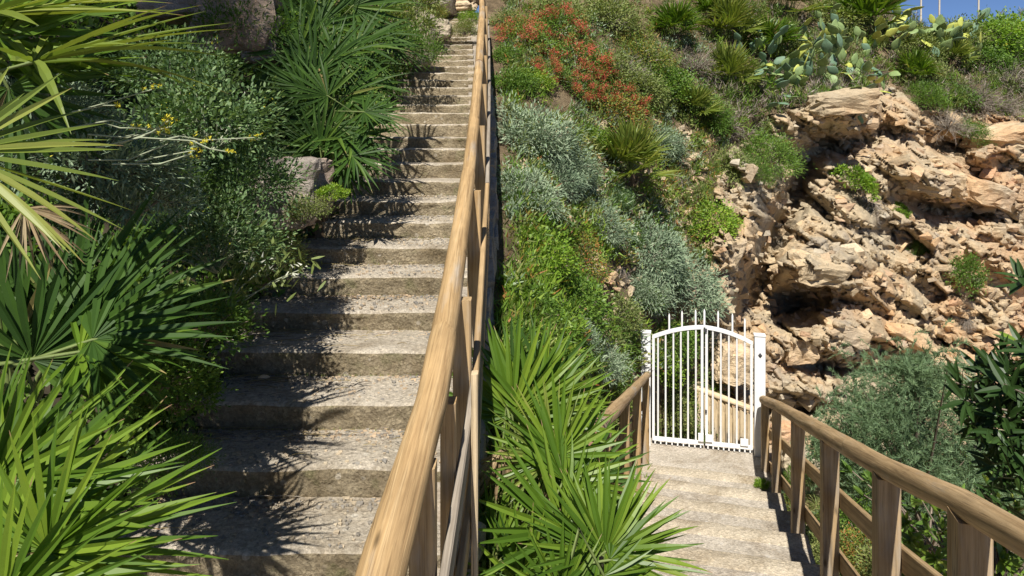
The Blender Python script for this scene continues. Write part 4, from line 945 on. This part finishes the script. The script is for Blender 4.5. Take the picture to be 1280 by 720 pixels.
# undergrowth carpets
def carpet(name, n, region, mats, size, wid, maskf, K=1, lift=.12, seed=1):
    rs = np.random.RandomState(seed); m = MB(); clumps = n // 26; cs = []
    while len(cs) < clumps:
        x = rs.uniform(region[0], region[2]); y = rs.uniform(region[1], region[3])
        if not maskf(x, y): continue
        p, nn = T_at(x, y); cs.append((np.array(p), np.array(nn), p.y))
    for mi in range(len(mats)):
        sel = [c for i, c in enumerate(cs) if (noise.noise(Vector((c[0][0] * .9, c[0][2] * .9, seed))) + rs.normal() * .18 + .5) * len(mats) // 1 == mi or (mi == 0 and i % 5 == 0)]
        if not sel: continue
        Cc = np.array([c[0] for c in sel]); Nn = np.array([c[1] for c in sel]); dd = np.array([c[2] for c in sel]); w_ = np.repeat(np.arange(len(sel)), 26); q = len(w_)
        hgt = rs.uniform(.0, 1, (len(sel), 1))[w_] * lift
        B = Cc[w_] + Nn[w_] * hgt + rs.normal(size=(q, 3)) * .07; D = Nn[w_] * .6 + rs.normal(size=(q, 3)) * .7 + np.array([0, 0, .5])
        leaves(m, B, D, rs.normal(size=(q, 3)) + np.array([0, 0, 1]), size * rs.uniform(.5, 1.3, q), wid * rs.uniform(.7, 1.3, q), K, mat=mi)
    return tag(link(name, m.mesh(name, mats)), kind='stuff')
rw1 = lambda x, y: float(rock_w(np.array([x]), np.array([y]))[0])
def veg1(x, y):
    if rw1(x, y) > .25: return False
    if x > 735 and x < 900 and y > 330: return noise.noise(Vector((x * .02, y * .02, 3))) > .1
    return noise.noise(Vector((x * .018, y * .018, 1))) > -.33
carpet('hillside_undergrowth', 66000, (622, -70, 905, 470), ['green', 'silver', 'olive', 'mixed', 'bright'], .10, .022, veg1, 1, .1, 3)
carpet('cliff_top_undergrowth', 52000, (880, -90, 1420, 170), ['olive', 'green', 'dry', 'bright'], .17, .022, lambda x, y: rw1(x, y) < .35 and y > float(crest(np.array([x]))[()] if np.ndim(crest(np.array([x]))) == 0 else crest(np.array([x]))[0]) - 4, 1, .3, 5)
carpet('gully_undergrowth', 26000, (600, 400, 900, 745), ['green', 'olive', 'bright'], .09, .016, lambda x, y: x < 782 or (x > 815 and y < 560), 1, .12, 7)
carpet('lower_slope_undergrowth', 44000, (960, 575, 1420, 760), ['green', 'olive', 'bright', 'straw'], .13, .018, lambda x, y: True, 1, .25, 9)

# dry leaves / left bank carpet
def lb(x, y, d): q = P(x, y, d); q.z = max(q.z, left_z(q.x, q.y)); return q
def left_carpet():
    rs = np.random.RandomState(4); m = MB()
    for mi, cn in ((0, 700), (1, 620), (2, 90)):
        Y = 1.5 + rs.rand(cn) ** .8 * 12; X = np.array([xl(y) for y in Y]) + .06 - rs.rand(cn) ** 1.3 * 3.2
        C = np.array([(x, y, left_z(x, y)) for x, y in zip(X, Y)]); w_ = np.repeat(np.arange(cn), 60); q = len(w_)
        B = C[w_] + rs.normal(size=(q, 3)) * .10 + np.array([0, 0, .06]); B[:, 2] += rs.rand(q) * .16
        leaves(m, B, rs.normal(size=(q, 3)) + np.array([.3, -.3, .8]), rs.normal(size=(q, 3)) + np.array([0, 0, 1]), .075 * rs.uniform(.5, 1.3, q), .015 * rs.uniform(.6, 1.6, q), 2, mat=mi)
    return tag(link('left_undergrowth', m.mesh('left_undergrowth', ['green', 'laurel', 'olive'])), kind='stuff')
left_carpet()

# ------------------------------------------------------------------ left bank plants
UPN = (0.1, -.45, 1)
pa = palm('large fan palm at the top left with sunlit yellow green fronds', P(-120, 420, 2.4), [
    (40, 78, 2.45, 285, 45, 2.85, (0, -.22, 1), 'yellow'), (-20, 20, 2.6, 215, 0, 3.1, (0, -.35, 1), 'yellow'),
    (-60, 190, 1.75, 145, 285, 1.95, (.35, -.5, .8), 'yellow'), (-20, 40, 2.6, 120, -70, 2.9, (.2, -.9, .3), 'near'), (-10, 60, 2.6, 30, -70, 2.7, (.2, -.9, .3), 'near'),
    (10, 110, 2.5, 70, 250, 2.6, (.6, -.6, .4), 'dark'), (-30, 50, 2.8, 90, -20, 3.3),
    (10, 92, 2.9, 200, 92, 3.3, (0, -.2, 1), 'near')],
    'near', th=.9, tr=.1)
pb = palm('dark green fan palm on the left bank below the silver shrub', P(20, 560, 2.5), [
    (105, 420, 2.45, 235, 300, 2.5, (.1, -.7, .75)), (115, 425, 2.35, 300, 392, 2.5, (.05, -.5, .95)), (60, 425, 2.6, 85, 250, 2.75, (.3, -.9, .2)), (20, 430, 2.5, -50, 290, 2.5),
    (100, 440, 2.3, 250, 440, 2.45, (.1, -.35, 1), 'near'), (30, 260, 2.4, 90, 330, 2.4, (.6, -.7, .2), 'dead'), (90, 400, 2.6, 215, 235, 2.8, (.3, -.8, .5)), (40, 450, 2.4, 150, 290, 2.5, (.5, -.7, .4))], 'dark', th=.5)
pc = palm('large bright fan palm at the lower left corner beside the steps', P(-40, 800, 1.9), [
    (-8, 602, 1.85, 118, 448, 1.95, (.25, -.9, .35)), (5, 640, 1.8, 235, 548, 2.0, (.1, -.75, .7)), (-10, 700, 1.75, 262, 655, 1.95, (0, -.6, .9)),
    (-30, 735, 1.6, 240, 735, 1.75, (0, -.45, 1)), (-20, 600, 1.95, 10, 430, 2.05, (.2, -.95, .1)), (60, 690, 1.7, 62, 510, 1.72, (.1, -1, .1)), (30, 700, 1.9, 285, 620, 2.1, (0, -.6, .9)),
    (-60, 640, 1.8, -150, 520, 1.8), (-60, 740, 1.7, -200, 700, 1.6), (0, 760, 1.6, 190, 800, 1.6)], 'near', th=.4)
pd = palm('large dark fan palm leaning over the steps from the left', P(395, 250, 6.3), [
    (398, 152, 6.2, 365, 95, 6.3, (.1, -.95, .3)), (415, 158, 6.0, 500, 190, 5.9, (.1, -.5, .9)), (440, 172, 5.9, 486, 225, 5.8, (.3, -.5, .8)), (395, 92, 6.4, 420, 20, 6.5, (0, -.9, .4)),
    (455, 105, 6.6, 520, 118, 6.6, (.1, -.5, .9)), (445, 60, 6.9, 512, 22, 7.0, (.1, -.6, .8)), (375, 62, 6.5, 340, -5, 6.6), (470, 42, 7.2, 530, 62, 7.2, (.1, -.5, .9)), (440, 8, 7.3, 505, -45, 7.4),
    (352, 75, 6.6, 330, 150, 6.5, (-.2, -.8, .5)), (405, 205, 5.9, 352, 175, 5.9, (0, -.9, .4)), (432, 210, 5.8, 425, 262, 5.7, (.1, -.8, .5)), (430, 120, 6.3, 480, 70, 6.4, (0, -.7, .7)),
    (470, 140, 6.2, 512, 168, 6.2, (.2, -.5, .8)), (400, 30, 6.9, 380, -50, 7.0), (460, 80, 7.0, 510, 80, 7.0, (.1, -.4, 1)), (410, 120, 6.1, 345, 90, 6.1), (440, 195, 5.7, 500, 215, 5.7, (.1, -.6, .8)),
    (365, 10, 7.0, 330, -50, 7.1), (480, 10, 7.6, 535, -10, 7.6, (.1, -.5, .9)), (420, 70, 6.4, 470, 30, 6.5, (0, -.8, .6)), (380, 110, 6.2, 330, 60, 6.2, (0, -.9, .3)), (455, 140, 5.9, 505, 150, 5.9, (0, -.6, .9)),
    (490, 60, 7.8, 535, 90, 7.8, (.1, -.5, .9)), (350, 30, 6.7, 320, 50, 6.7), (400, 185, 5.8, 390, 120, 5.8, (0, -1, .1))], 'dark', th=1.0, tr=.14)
for me_ in (pd,): pass
bush('silver', P(110, 215, 2.9), .36, 'silver leaved shrub under the top left palm fronds', 1.1, .8)
bush('silver', P(160, 262, 3.0), .26, 'smaller silver leaved shrub left of the yellow flowers')
bush('silver', P(60, 150, 3.3), .26, 'silver shrub half hidden behind the top left palm')
bush('sage', P(255, 175, 4.1), .42, 'loose green shrub in the middle of the left bank', 1, 1)
bush('sage', P(305, 245, 4.2), .36, 'loose green shrub left of the dark boulders')
bush('sage', P(270, 320, 3.8), .36, 'loose green shrub low on the left bank above the steps')
bush('sage', P(215, 105, 4.4), .36, 'green shrub behind the tips of the sunlit frond')
bush('fine', P(205, 240, 3.5), .2, 'dark fine leaved shrub behind the yellow flowers')
bush('green', P(240, 420, 3.3), .26, 'green shrub overhanging the step with the pale pebble')
bush('green', P(222, 505, 3.3), .2, 'small green shrub spilling over the left end of a lower step')
bush('sage', P(262, 398, 3.9), .22, 'loose green shrub overlapping the step above the pebble')
bush('green', P(325, 352, 4.7), .18, 'little green shrub at the left end of a middle step')
bush('fine', P(212, 590, 2.9), .16, 'dark fine leaved plant at the left end of the second lowest step')
bush('green', P(190, 480, 3.1), .24, 'small leaved creeping shrub between the two near palms')
bush('olive', P(385, 268, 5.1), .16, 'small grey green tuft at the foot of the dark boulders')
bush('rosette', P(415, 245, 5.4), .13, 'small rosette plant at the step edge beside the boulders')
bush('olive', P(345, 330, 4.5), .22, 'straggly plant leaning onto the steps below the boulders')
bush('laurel' if 'laurel' in BM else 'fine', P(300, 50, 6.6), .5, 'dark shrub under the rock at the upper left')
bush('olive', P(581, 40, 14.2), .26, 'bright small shrub on the right side of the far top steps')
bush('bright', P(588, 26, 15.3), .28, 'green plant next to the handrail at the far top of the steps')
bush('mixed', P(541, 20, 15.2), .32, 'yellowish plant left of the far top steps')
for x, y, d, rr, k, lab in ((500, 40, 10.5, .55, 'olive', 'dull green shrub left of the upper steps above the big palm'), (470, 5, 11.5, .7, 'fine', 'dark shrub at the top edge left of the upper steps'),
        (515, 10, 13, .6, 'olive', 'dull shrub on the bank near the top of the stairs'), (536, 22, 14.4, .4, 'straw_' if 0 else 'mixed', 'brownish plant above the pale squared stone')):
    bush(k, P(x, y, d), rr, lab)
bush('fine', P(508, 70, 9.6), .5, 'dark shrub at the left of the upper steps past the big palm')
def boulder(label, p, s, seed, mat='rock_grey', rot=(0, 0, 0)):
    me = hull_mesh('boulder', mat, seed, True, 26, (1, .9, .8)); bm = bmesh.new(); bm.from_mesh(me)
    bmesh.ops.subdivide_edges(bm, edges=bm.edges, cuts=4, use_grid_fill=True); bmesh.ops.triangulate(bm, faces=bm.faces)
    for _ in range(2): bmesh.ops.smooth_vert(bm, verts=bm.verts, factor=.5, use_axis_x=True, use_axis_y=True, use_axis_z=True)
    for v in bm.verts:
        q = v.co * 2.4 + Vector((seed, 0, 0)); dv, _p = noise.voronoi(q * 1.3); v.co += v.co.normalized() * (.10 * noise.fractal(q, .8, 2, 5) + .07 * min(1, (dv[1] - dv[0]) * 3) - .05)
    bm.to_mesh(me); bm.free()
    o = link('boulder', me); o.matrix_basis = Matrix.Translation(p) @ Euler(rot).to_matrix().to_4x4() @ Matrix.Diagonal((*s, 1)); return tag(o, label, 'boulder')
boulder('dark brown boulder at the edge of the steps under the big palm', P(360, 228, 5.5), (.62, .5, .5), 5)
boulder('smaller dark boulder right of the brown one at the steps', P(392, 242, 5.6), (.36, .34, .32), 6, rot=(0, .4, .3))
boulder('low reddish boulder beneath the brown one at the steps', P(352, 262, 5.3), (.55, .4, .34), 7)
boulder('tall dark rock at the upper left behind the frond tips', P(300, 20, 6.6), (.75, .6, .9), 8)
boulder('grey rock face cut by the top edge at the upper left', P(240, 2, 6.9), (.9, .7, .5), 9)
boulder('small dark rock between the tall rock and the palm', P(328, 50, 6.6), (.4, .4, .6), 10)
boulder('pale squared stone left of the far top steps', P(548, 36, 14.2), (.55, .5, .55), 12, 'rock_pale')
boulder('pale stone block behind the far top steps', P(566, 6, 18.3), (1.3, .7, .5), 13, 'rock_pale')
boulder('grey rock on the left of the upper steps near the top', P(526, 50, 11.6), (.5, .5, 1.1), 14, 'stone_wall')
boulder('tall grey rock beside the far top steps', P(540, -10, 17), (1.2, 1.0, 1.4), 15, 'stone_wall')
boulder('dark rock at the very top of the stairway', P(560, -22, 20), (3.0, 1.0, 1.6), 16)
boulder('large white rock behind the right railing near the gate', P(1012, 604, 9.6), (.55, .5, .75), 17, 'rock_pale')
boulder('reddish rock right behind the gate post', P(984, 545, 10.6), (.5, .5, .4), 18, 'rock_red')
boulder('pale rounded rock between the gate post and the white rock', P(994, 572, 10.0), (.42, .4, .4), 19, 'rock_pale')
boulder('big pale boulder seen through the right gate leaf', P(918, 455, 11.6), (.8, .6, .8), 20, 'rock_pale', (0, .3, .2))
boulder('smaller boulder seen low through the right gate leaf', P(934, 500, 11.9), (.6, .5, .5), 21, 'rock')

# unseen pine, added beyond the left of the view to shade the bank
pt = tag(empty('added_shade_pine', Vector((-5.2, .6, 0))), 'unseen pine added left of the view to shade the big dark palm', 'tree')
m = MB(); tube(m, [(-5.2, .6, 0), (-5.0, .9, 3), (-4.5, 1.4, 6), (-3.6, 1.7, 7.8)], [.2, .17, .12, .05], 10)
rt = random.Random(2); cc = []
for i in range(80):
    c = np.array([-3.65 + rt.gauss(0, .45), max(.5, 1.6 + rt.gauss(0, .95)), 6.9 + rt.gauss(0, .5)]); cc.append(c); tube(m, [(-4.7, 1.2, 5.2), (c + np.array([-4.6, 1.3, 6.0])) / 2, c], [.06, .03, .01], 5, 0, False)
link('trunk', m.mesh('trunk', ['bark']), pt, rel(pt, Matrix.Identity(4)))
m = MB()
for c in cc:
    n = 560; off = norm(NR.normal(size=(n, 3))) * NR.rand(n, 1) ** .5 * np.array([.5, .5, .28]); leaves(m, c + off, off + NR.normal(size=(n, 3)) * .2, NR.normal(size=(n, 3)), .13, .010, 1)
link('crown', m.mesh('crown', ['green']), pt, rel(pt, Matrix.Identity(4)))

# twigs with yellow flowers
fs = tag(empty('yellow_flowering_plant', P(60, 240, 2.8)), 'thin pale stems with small yellow flowers crossing the left bank', 'flowering plant')
stems = [((60, 150), (110, 135), (190, 112)), ((60, 165), (140, 150), (170, 160), (247, 178)), ((110, 168), (160, 172), (215, 158)), ((120, 185), (175, 172), (240, 176), (318, 172)),
         ((140, 205), (200, 205), (240, 192)), ((110, 200), (160, 200), (210, 180), (205, 162)), ((150, 180), (190, 165), (212, 150)), ((90, 140), (130, 132), (145, 132)),
         ((175, 172), (200, 160), (210, 148)), ((200, 176), (225, 170), (258, 176)), ((170, 202), (200, 196), (243, 188)), ((150, 172), (170, 168), (170, 158)), ((240, 176), (262, 186), (285, 190)), ((120, 150), (150, 160), (192, 160))]
for st_ in stems:
    pts = [P(x, y, 2.5 + .02 * i + .08 * R_.random()) for i, (x, y) in enumerate(st_)]; m = MB(); tube(m, pts, np.linspace(.0035, .0022, len(pts)), 5)
    st = link('stem', m.mesh('stem', ['stem']), fs, rel(fs, Matrix.Identity(4)))
    m = MB(); n = 40; e = np.array(pts[-1]); cl_ = NR.normal(size=(4, 3)) * .013; B = e + cl_[NR.randint(0, 4, n)] + NR.normal(size=(n, 3)) * .003; leaves(m, B, NR.normal(size=(n, 3)) + np.array([0, -.6, .5]), NR.normal(size=(n, 3)), .0095, .004, 1)
    tag(link('flower_head', m.mesh('flower_head', ['yellow']), fs, rel(fs, Matrix.Identity(4))), kind='stuff')
m = MB()
for s in (((215, 470), (250, 430), (300, 360), (335, 330)), ((230, 450), (290, 380), (360, 345)), ((240, 440), (270, 400), (340, 352), (378, 336)), ((250, 440), (300, 345), (312, 322))):
    pts = [P(x, y, 3.6) for x, y in s]; tube(m, pts, [.006] + [.003] * (len(pts) - 1), 5, 0)
    for q in pts[1:]:
        n = 12; B = np.array(q) + NR.normal(size=(n, 3)) * .05; leaves(m, B, NR.normal(size=(n, 3)) + np.array([.5, 0, .8]), NR.normal(size=(n, 3)), .07, .008, 2, mat=1)
    n = 10; B = np.array(pts[-1]) + NR.normal(size=(n, 3)) * .02; leaves(m, B, NR.normal(size=(n, 3)), NR.normal(size=(n, 3)), .03, .01, 1, mat=2)
tag(link('seed_head_plant', m.mesh('seed_head_plant', ['stem', 'olive', 'white_flower'])), 'pale stalky weed with whitish seed heads leaning over the steps', 'weed')

# ------------------------------------------------------------------ foreground palm between the stairs
CN = (0, -.85, .55)
palm('large sunlit fan palm between the handrail and the lower steps', P(690, 800, 3.3), [
    (640, 520, 3.9, 612, 392, 4.0, (-.1, -.95, .25)), (655, 515, 3.95, 665, 388, 4.15, (0, -.95, .25)), (668, 525, 3.9, 738, 425, 4.15, (.1, -.85, .45)), (690, 572, 3.5, 622, 500, 3.5, (0, -.8, .6), 'yellow'),
    (698, 570, 3.45, 668, 462, 3.55, (.1, -.95, .2)), (705, 600, 3.4, 762, 505, 3.6, (.1, -.8, .5)), (702, 664, 3.2, 604, 575, 3.2, (0, -.75, .6)), (640, 600, 3.7, 598, 520, 3.8),
    (756, 690, 3.0, 868, 635, 3.05, (.1, -.55, .85)), (756, 692, 3.0, 752, 560, 3.1, (0, -.9, .35)), (762, 700, 2.95, 880, 700, 2.95, (.1, -.5, .9)), (748, 690, 3.0, 655, 640, 3.0, (0, -.7, .7)),
    (655, 735, 3.1, 612, 640, 3.1, (0, -.9, .4)), (700, 745, 2.9, 700, 640, 2.95, (0, -.9, .35)), (620, 690, 3.3, 600, 590, 3.4), (755, 720, 2.8, 790, 800, 2.8), (790, 560, 4.0, 800, 560, 4.0) ,
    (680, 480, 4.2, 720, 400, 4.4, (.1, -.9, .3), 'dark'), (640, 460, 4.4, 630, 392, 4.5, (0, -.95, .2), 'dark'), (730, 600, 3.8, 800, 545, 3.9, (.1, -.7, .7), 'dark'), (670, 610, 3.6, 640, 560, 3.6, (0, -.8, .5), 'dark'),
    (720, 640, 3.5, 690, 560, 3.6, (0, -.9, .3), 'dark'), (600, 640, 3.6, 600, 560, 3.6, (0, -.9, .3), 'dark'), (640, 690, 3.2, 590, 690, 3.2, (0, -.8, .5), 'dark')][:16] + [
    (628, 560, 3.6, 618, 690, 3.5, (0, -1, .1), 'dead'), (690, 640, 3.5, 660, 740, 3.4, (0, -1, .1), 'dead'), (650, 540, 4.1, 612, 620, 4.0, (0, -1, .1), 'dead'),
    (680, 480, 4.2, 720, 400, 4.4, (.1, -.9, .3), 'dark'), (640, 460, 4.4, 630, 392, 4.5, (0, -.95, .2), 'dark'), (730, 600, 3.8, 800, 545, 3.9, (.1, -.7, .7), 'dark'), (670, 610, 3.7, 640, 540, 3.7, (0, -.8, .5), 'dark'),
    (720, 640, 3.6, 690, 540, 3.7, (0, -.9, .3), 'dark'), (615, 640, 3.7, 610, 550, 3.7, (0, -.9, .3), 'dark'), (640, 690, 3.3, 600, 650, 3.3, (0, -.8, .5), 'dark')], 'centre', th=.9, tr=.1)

# ------------------------------------------------------------------ feathery tree behind the right railing
def feathery_tree():
    root = tag(empty('feathery_tree', P(1150, 760, 8.2)), 'pale blue green feathery tree behind the right railing', 'tree')
    m = MB(); base = P(1150, 760, 8.2); tube(m, [base, P(1140, 700, 8.2), P(1150, 640, 8.3)], [.08, .06, .045], 8)
    ends = []; r = random.Random(3)
    cl = [(1060, 540, 30), (1085, 520, 34), (1120, 510, 36), (1150, 490, 28), (1170, 520, 40), (1110, 560, 44), (1150, 570, 50), (1190, 570, 44), (1070, 580, 36), (1120, 610, 50), (1170, 620, 50), (1215, 610, 40), (1230, 650, 44), (1090, 640, 44), (1140, 660, 50), (1190, 670, 46), (1250, 600, 30), (1085, 685, 36), (1148, 468, 16), (1040, 560, 18)]
    for cx, cy, cr in cl:
        for _ in range(5):
            e = P(cx + r.gauss(0, cr * .6), cy + r.gauss(0, cr * .55), 8.3 + r.gauss(0, .35)); ends.append((e, cr)); 
            s = P(1148, 650, 8.3); mid = s.lerp(e, .55) + Vector((r.gauss(0, .06), r.gauss(0, .06), -.05)); tube(m, [s, mid, e], [.028, .014, .005], 4, 0, False)
    link('trunk', m.mesh('trunk', ['bark']), root, rel(root, Matrix.Identity(4)))
    m = MB()
    for e, cr in ends:
        sprays = 46
        for _ in range(sprays):
            b = np.array(e) + NR.normal(size=3) * cr / F * 8.3 * .5; v = norm(NR.normal(size=3) * .8 + np.array([.1, -.2, .5])); ln = NR.uniform(.16, .34); n = 34
            t = NR.rand(n, 1); B = b + v * ln * t + np.array([0, 0, -.12]) * t * t; D = v * 1.1 + NR.normal(size=(n, 3)) * .5
            leaves(m, B, D, NR.normal(size=(n, 3)), .06, .0075, 1)
    link('crown', m.mesh('crown', ['feather']), root, rel(root, Matrix.Identity(4)))
feathery_tree()

# dark glossy tree at the right edge, every leaf its own piece
def glossy_tree():
    base = P(1420, 820, 4.6); root = tag(empty('glossy_leaved_tree', base), 'dark glossy leaved branches reaching in from the right edge', 'tree')
    r = random.Random(9); m = MB(); hub = P(1390, 560, 4.6); tube(m, [base, hub], [.07, .05], 8); twigs = []
    for x, y in ((1205, 500), (1195, 478), (1225, 465), (1250, 440), (1268, 425), (1215, 530), (1240, 500), (1235, 545), (1262, 565), (1250, 590), (1275, 600), (1270, 470), (1288, 440), (1290, 500), (1265, 520), (1285, 540), (1300, 575), (1228, 490), (1255, 480), (1300, 460), (1310, 520), (1282, 660), (1275, 345), (1218, 508), (1245, 560), (1272, 545), (1300, 610), (1248, 520), (1276, 500)):
        e = P(x, y, 4.5 + r.gauss(0, .14)); s = hub.lerp(e, .35) + Vector((0, 0, .05)); tube(m, [hub, s, e], [.02, .012, .004], 5, 0, False); twigs.append((e, (e - s).normalized()))
    link('branches', m.mesh('branches', ['bark']), root, rel(root, Matrix.Identity(4)))
    lm_ = []
    for i in range(5):
        q = MB(); leaves(q, np.zeros((1, 3)), np.array([[0, 1, 0]]), np.array([[0, 0, 1]]), 1.0, .115, 6, .25, [.05 + .06 * i], prof=lambda t: max(.05, math.sin(math.pi * (t ** .8)) ** .8))
        lm_.append(q.mesh('leaf', ['laurel_light' if i == 4 else 'laurel']))
    for e, v in twigs:
        for k in range(10):
            a = k * 2.4 + r.random(); ref = v.orthogonal().normalized(); o2 = v.cross(ref); rad = ref * math.cos(a) + o2 * math.sin(a)
            D = (v * r.uniform(.3, 1.0) + rad * .85).normalized(); U = (v - D * v.dot(D)); U = (U + Vector((0, 0, .5))).normalized(); x = D.cross(U).normalized(); z = x.cross(D)
            T = Matrix((x, D, z)).transposed().to_4x4(); T.translation = e - v * r.uniform(0, .1)
            link('leaf', lm_[4 if (k == 0 and r.random() < .5) else r.randrange(4)], root, rel(root, T @ Matrix.Scale(r.uniform(.13, .2), 4)))
    m = MB()
    for i in range(70):
        e = np.array(P(r.uniform(1235, 1400), r.uniform(440, 640), 4.7 + r.gauss(0, .2))); n = 16
        leaves(m, e + NR.normal(size=(n, 3)) * .04, NR.normal(size=(n, 3)) + np.array([-.3, -.2, .1]), NR.normal(size=(n, 3)) + np.array([0, -.3, .6]), NR.uniform(.10, .17, n), .017, 4, .25, .1)
    tag(link('inner_foliage', m.mesh('inner_foliage', ['laurel']), root, rel(root, Matrix.Identity(4))), kind='stuff')
glossy_tree()
def laurel_shrub(label, x, y, d, n, seed, rr):
    r = random.Random(seed); c = P(x, y, d); root = tag(empty('glossy_shrub', c - Vector((0, 0, .3))), label, 'shrub', 'glossy shrubs under the right railing'); m = MB(); tw = MB()
    for k in range(n):
        e = np.array([r.gauss(0, rr), r.gauss(0, rr * .8), r.uniform(-.1, rr)]); v = norm(e + np.array([0, -.1, .35])); tube(tw, [(0, 0, -.3), e * .6 - [0, 0, .05], e], [.015, .01, .005], 4, 0, False)
        q = 13; a = np.arange(q) * 2.4; rd = NR.normal(size=(q, 3)); D = v * .5 + norm(rd) * .8; leaves(m, np.tile(e, (q, 1)) - v * NR.uniform(0, .06, (q, 1)), D, v + np.zeros((q, 3)), NR.uniform(.09, .15, q), .019, 4, .25, .1)
    link('twigs', tw.mesh('twigs', ['bark']), root, Matrix.Translation((0, 0, .3))); link('foliage', m.mesh('foliage', ['laurel_light' if seed % 2 else 'green']), root, Matrix.Translation((0, 0, .3)))
laurel_shrub('glossy green shrub under the feathery tree behind the railing', 1160, 655, 6.8, 26, 2, .3)
laurel_shrub('yellow green glossy shrub at the lower right corner', 1252, 690, 5.2, 22, 1, .26)
laurel_shrub('glossy green shrub behind the last visible railing post', 1200, 690, 6.0, 22, 3, .28)
for i, (x, y, d, rr, k, lab) in enumerate(((1058, 590, 8.6, .34, 'grass', 'straw coloured grass tuft behind the third railing post'), (1030, 640, 7.8, .3, 'grass', 'grass tuft between the posts close to the gate'), (1000, 640, 8.4, .22, 'mixed', 'small reddish plant near the foot of the railing'),
        (1070, 660, 7.4, .3, 'green', 'green plant behind the lower boards of the railing'), (1090, 700, 6.6, .3, 'mixed', 'reddish green plant low behind the railing boards'), (1120, 720, 6.2, .3, 'olive', 'olive plant at the bottom edge behind the railing'),
        (1045, 700, 6.8, .26, 'olive', 'olive plant below the lowest railing board'), (1000, 600, 9.2, .2, 'fine', 'small green plant beside the white rock'))):
    q = P(x, y, d); bush(k, q, rr, lab)
bush('rosette', P(953, 606, 7.9), .09, 'tiny pale green weed at the right edge of the lower steps')

# things lying on the steps
def on_tread(x, k, f): return Vector((x, sd(k) + f * TR, sz(k)))
me = hull_mesh('pebble', 'rock_pale', 77, False, 30, (1, .7, .55)); o = link('pebble', me); o.matrix_basis = Matrix.Translation(on_tread(-1.42, 3, -.02) + Vector((0, .04, -.13 + .004))) @ Matrix.Diagonal((.085, .07, .06, 1))
o.matrix_basis = Matrix.Translation(on_tread(-1.54, 2, .78) + Vector((0, 0, .02))) @ Matrix.Diagonal((.09, .075, .07, 1))
M['pebble'] = m_plain('orange_beige_pebble', (.58, .42, .25), .7, .15, 20); me.materials.clear(); me.materials.append(M['pebble'])
tag(o, 'orange beige pebble lying on the fourth visible step', 'pebble')
m = MB(); r = random.Random(5)
for i in range(420):
    k = r.choice((0, 1, 1, 2, 2, 3, 3, 4, 5, 6, 7, 9)); side = r.random() < .6; x = xl(sd(k)) + abs(r.gauss(0, .25)) + .12 if side else r.uniform(-1.6, -.4)
    p = on_tread(x, k, r.uniform(.55, .98) if r.random() < .7 else r.uniform(.1, .9)); a = r.uniform(-.5, .5); L = r.uniform(.05, .3) if side else r.uniform(.02, .09); q = p + Vector((math.cos(a) * L, math.sin(a) * L * .3, .012 * r.random()))
    q.y = min(q.y, sd(k + 1) - .02); tube(m, [p + Vector((0, 0, .012)), (p + q) / 2 + Vector((0, 0, .02)), q + Vector((0, 0, .012))], [.0016, .002, .0012], 4, r.choice((0, 1)), False)
tag(link('dry_litter', m.mesh('dry_litter', ['straw', 'dry'])), kind='stuff')
hs = [hull_np(500 + i, 10) for i in range(5)]; m = MB()
for i in range(5200):
    k = r.randrange(-0, 9); x = r.uniform(xl(sd(k)) + .05, xr(sd(k)) - .02); f = r.choice((r.uniform(.05, .95), r.uniform(.75, .97))); p = on_tread(x, k, f); s = r.choice((.008, .011, .014, .018, .024)) * r.uniform(.7, 1.2); v, ff = hs[i % 5]
    m.add(v * s * np.array([1, 1, .6]) + np.array(p) + np.array([0, 0, .001]), ff, 0 if r.random() < .5 else 1)
tag(link('gravel', m.mesh('gravel', ['rock_pale', 'stone_wall'])), kind='stuff')
n = 900; m = MB(); B = np.zeros((n, 3)); 
for i in range(n):
    k = r.choice((1, 2, 2, 3, 4, 5, 6, 7, 8)); B[i] = on_tread(r.uniform(xl(sd(k)), xr(sd(k))) if r.random() < .5 else xl(sd(k)) + abs(r.gauss(0, .3)), k, .985) + Vector((0, -.01 + r.gauss(0, .006), .0))
leaves(m, B, NR.normal(size=(n, 3)) * .7 + np.array([0, -.3, 1]), NR.normal(size=(n, 3)), .022, .006, 1)
tag(link('step_weeds', m.mesh('step_weeds', ['olive'])), kind='stuff')
print('objects', len(bpy.data.objects), 'done')
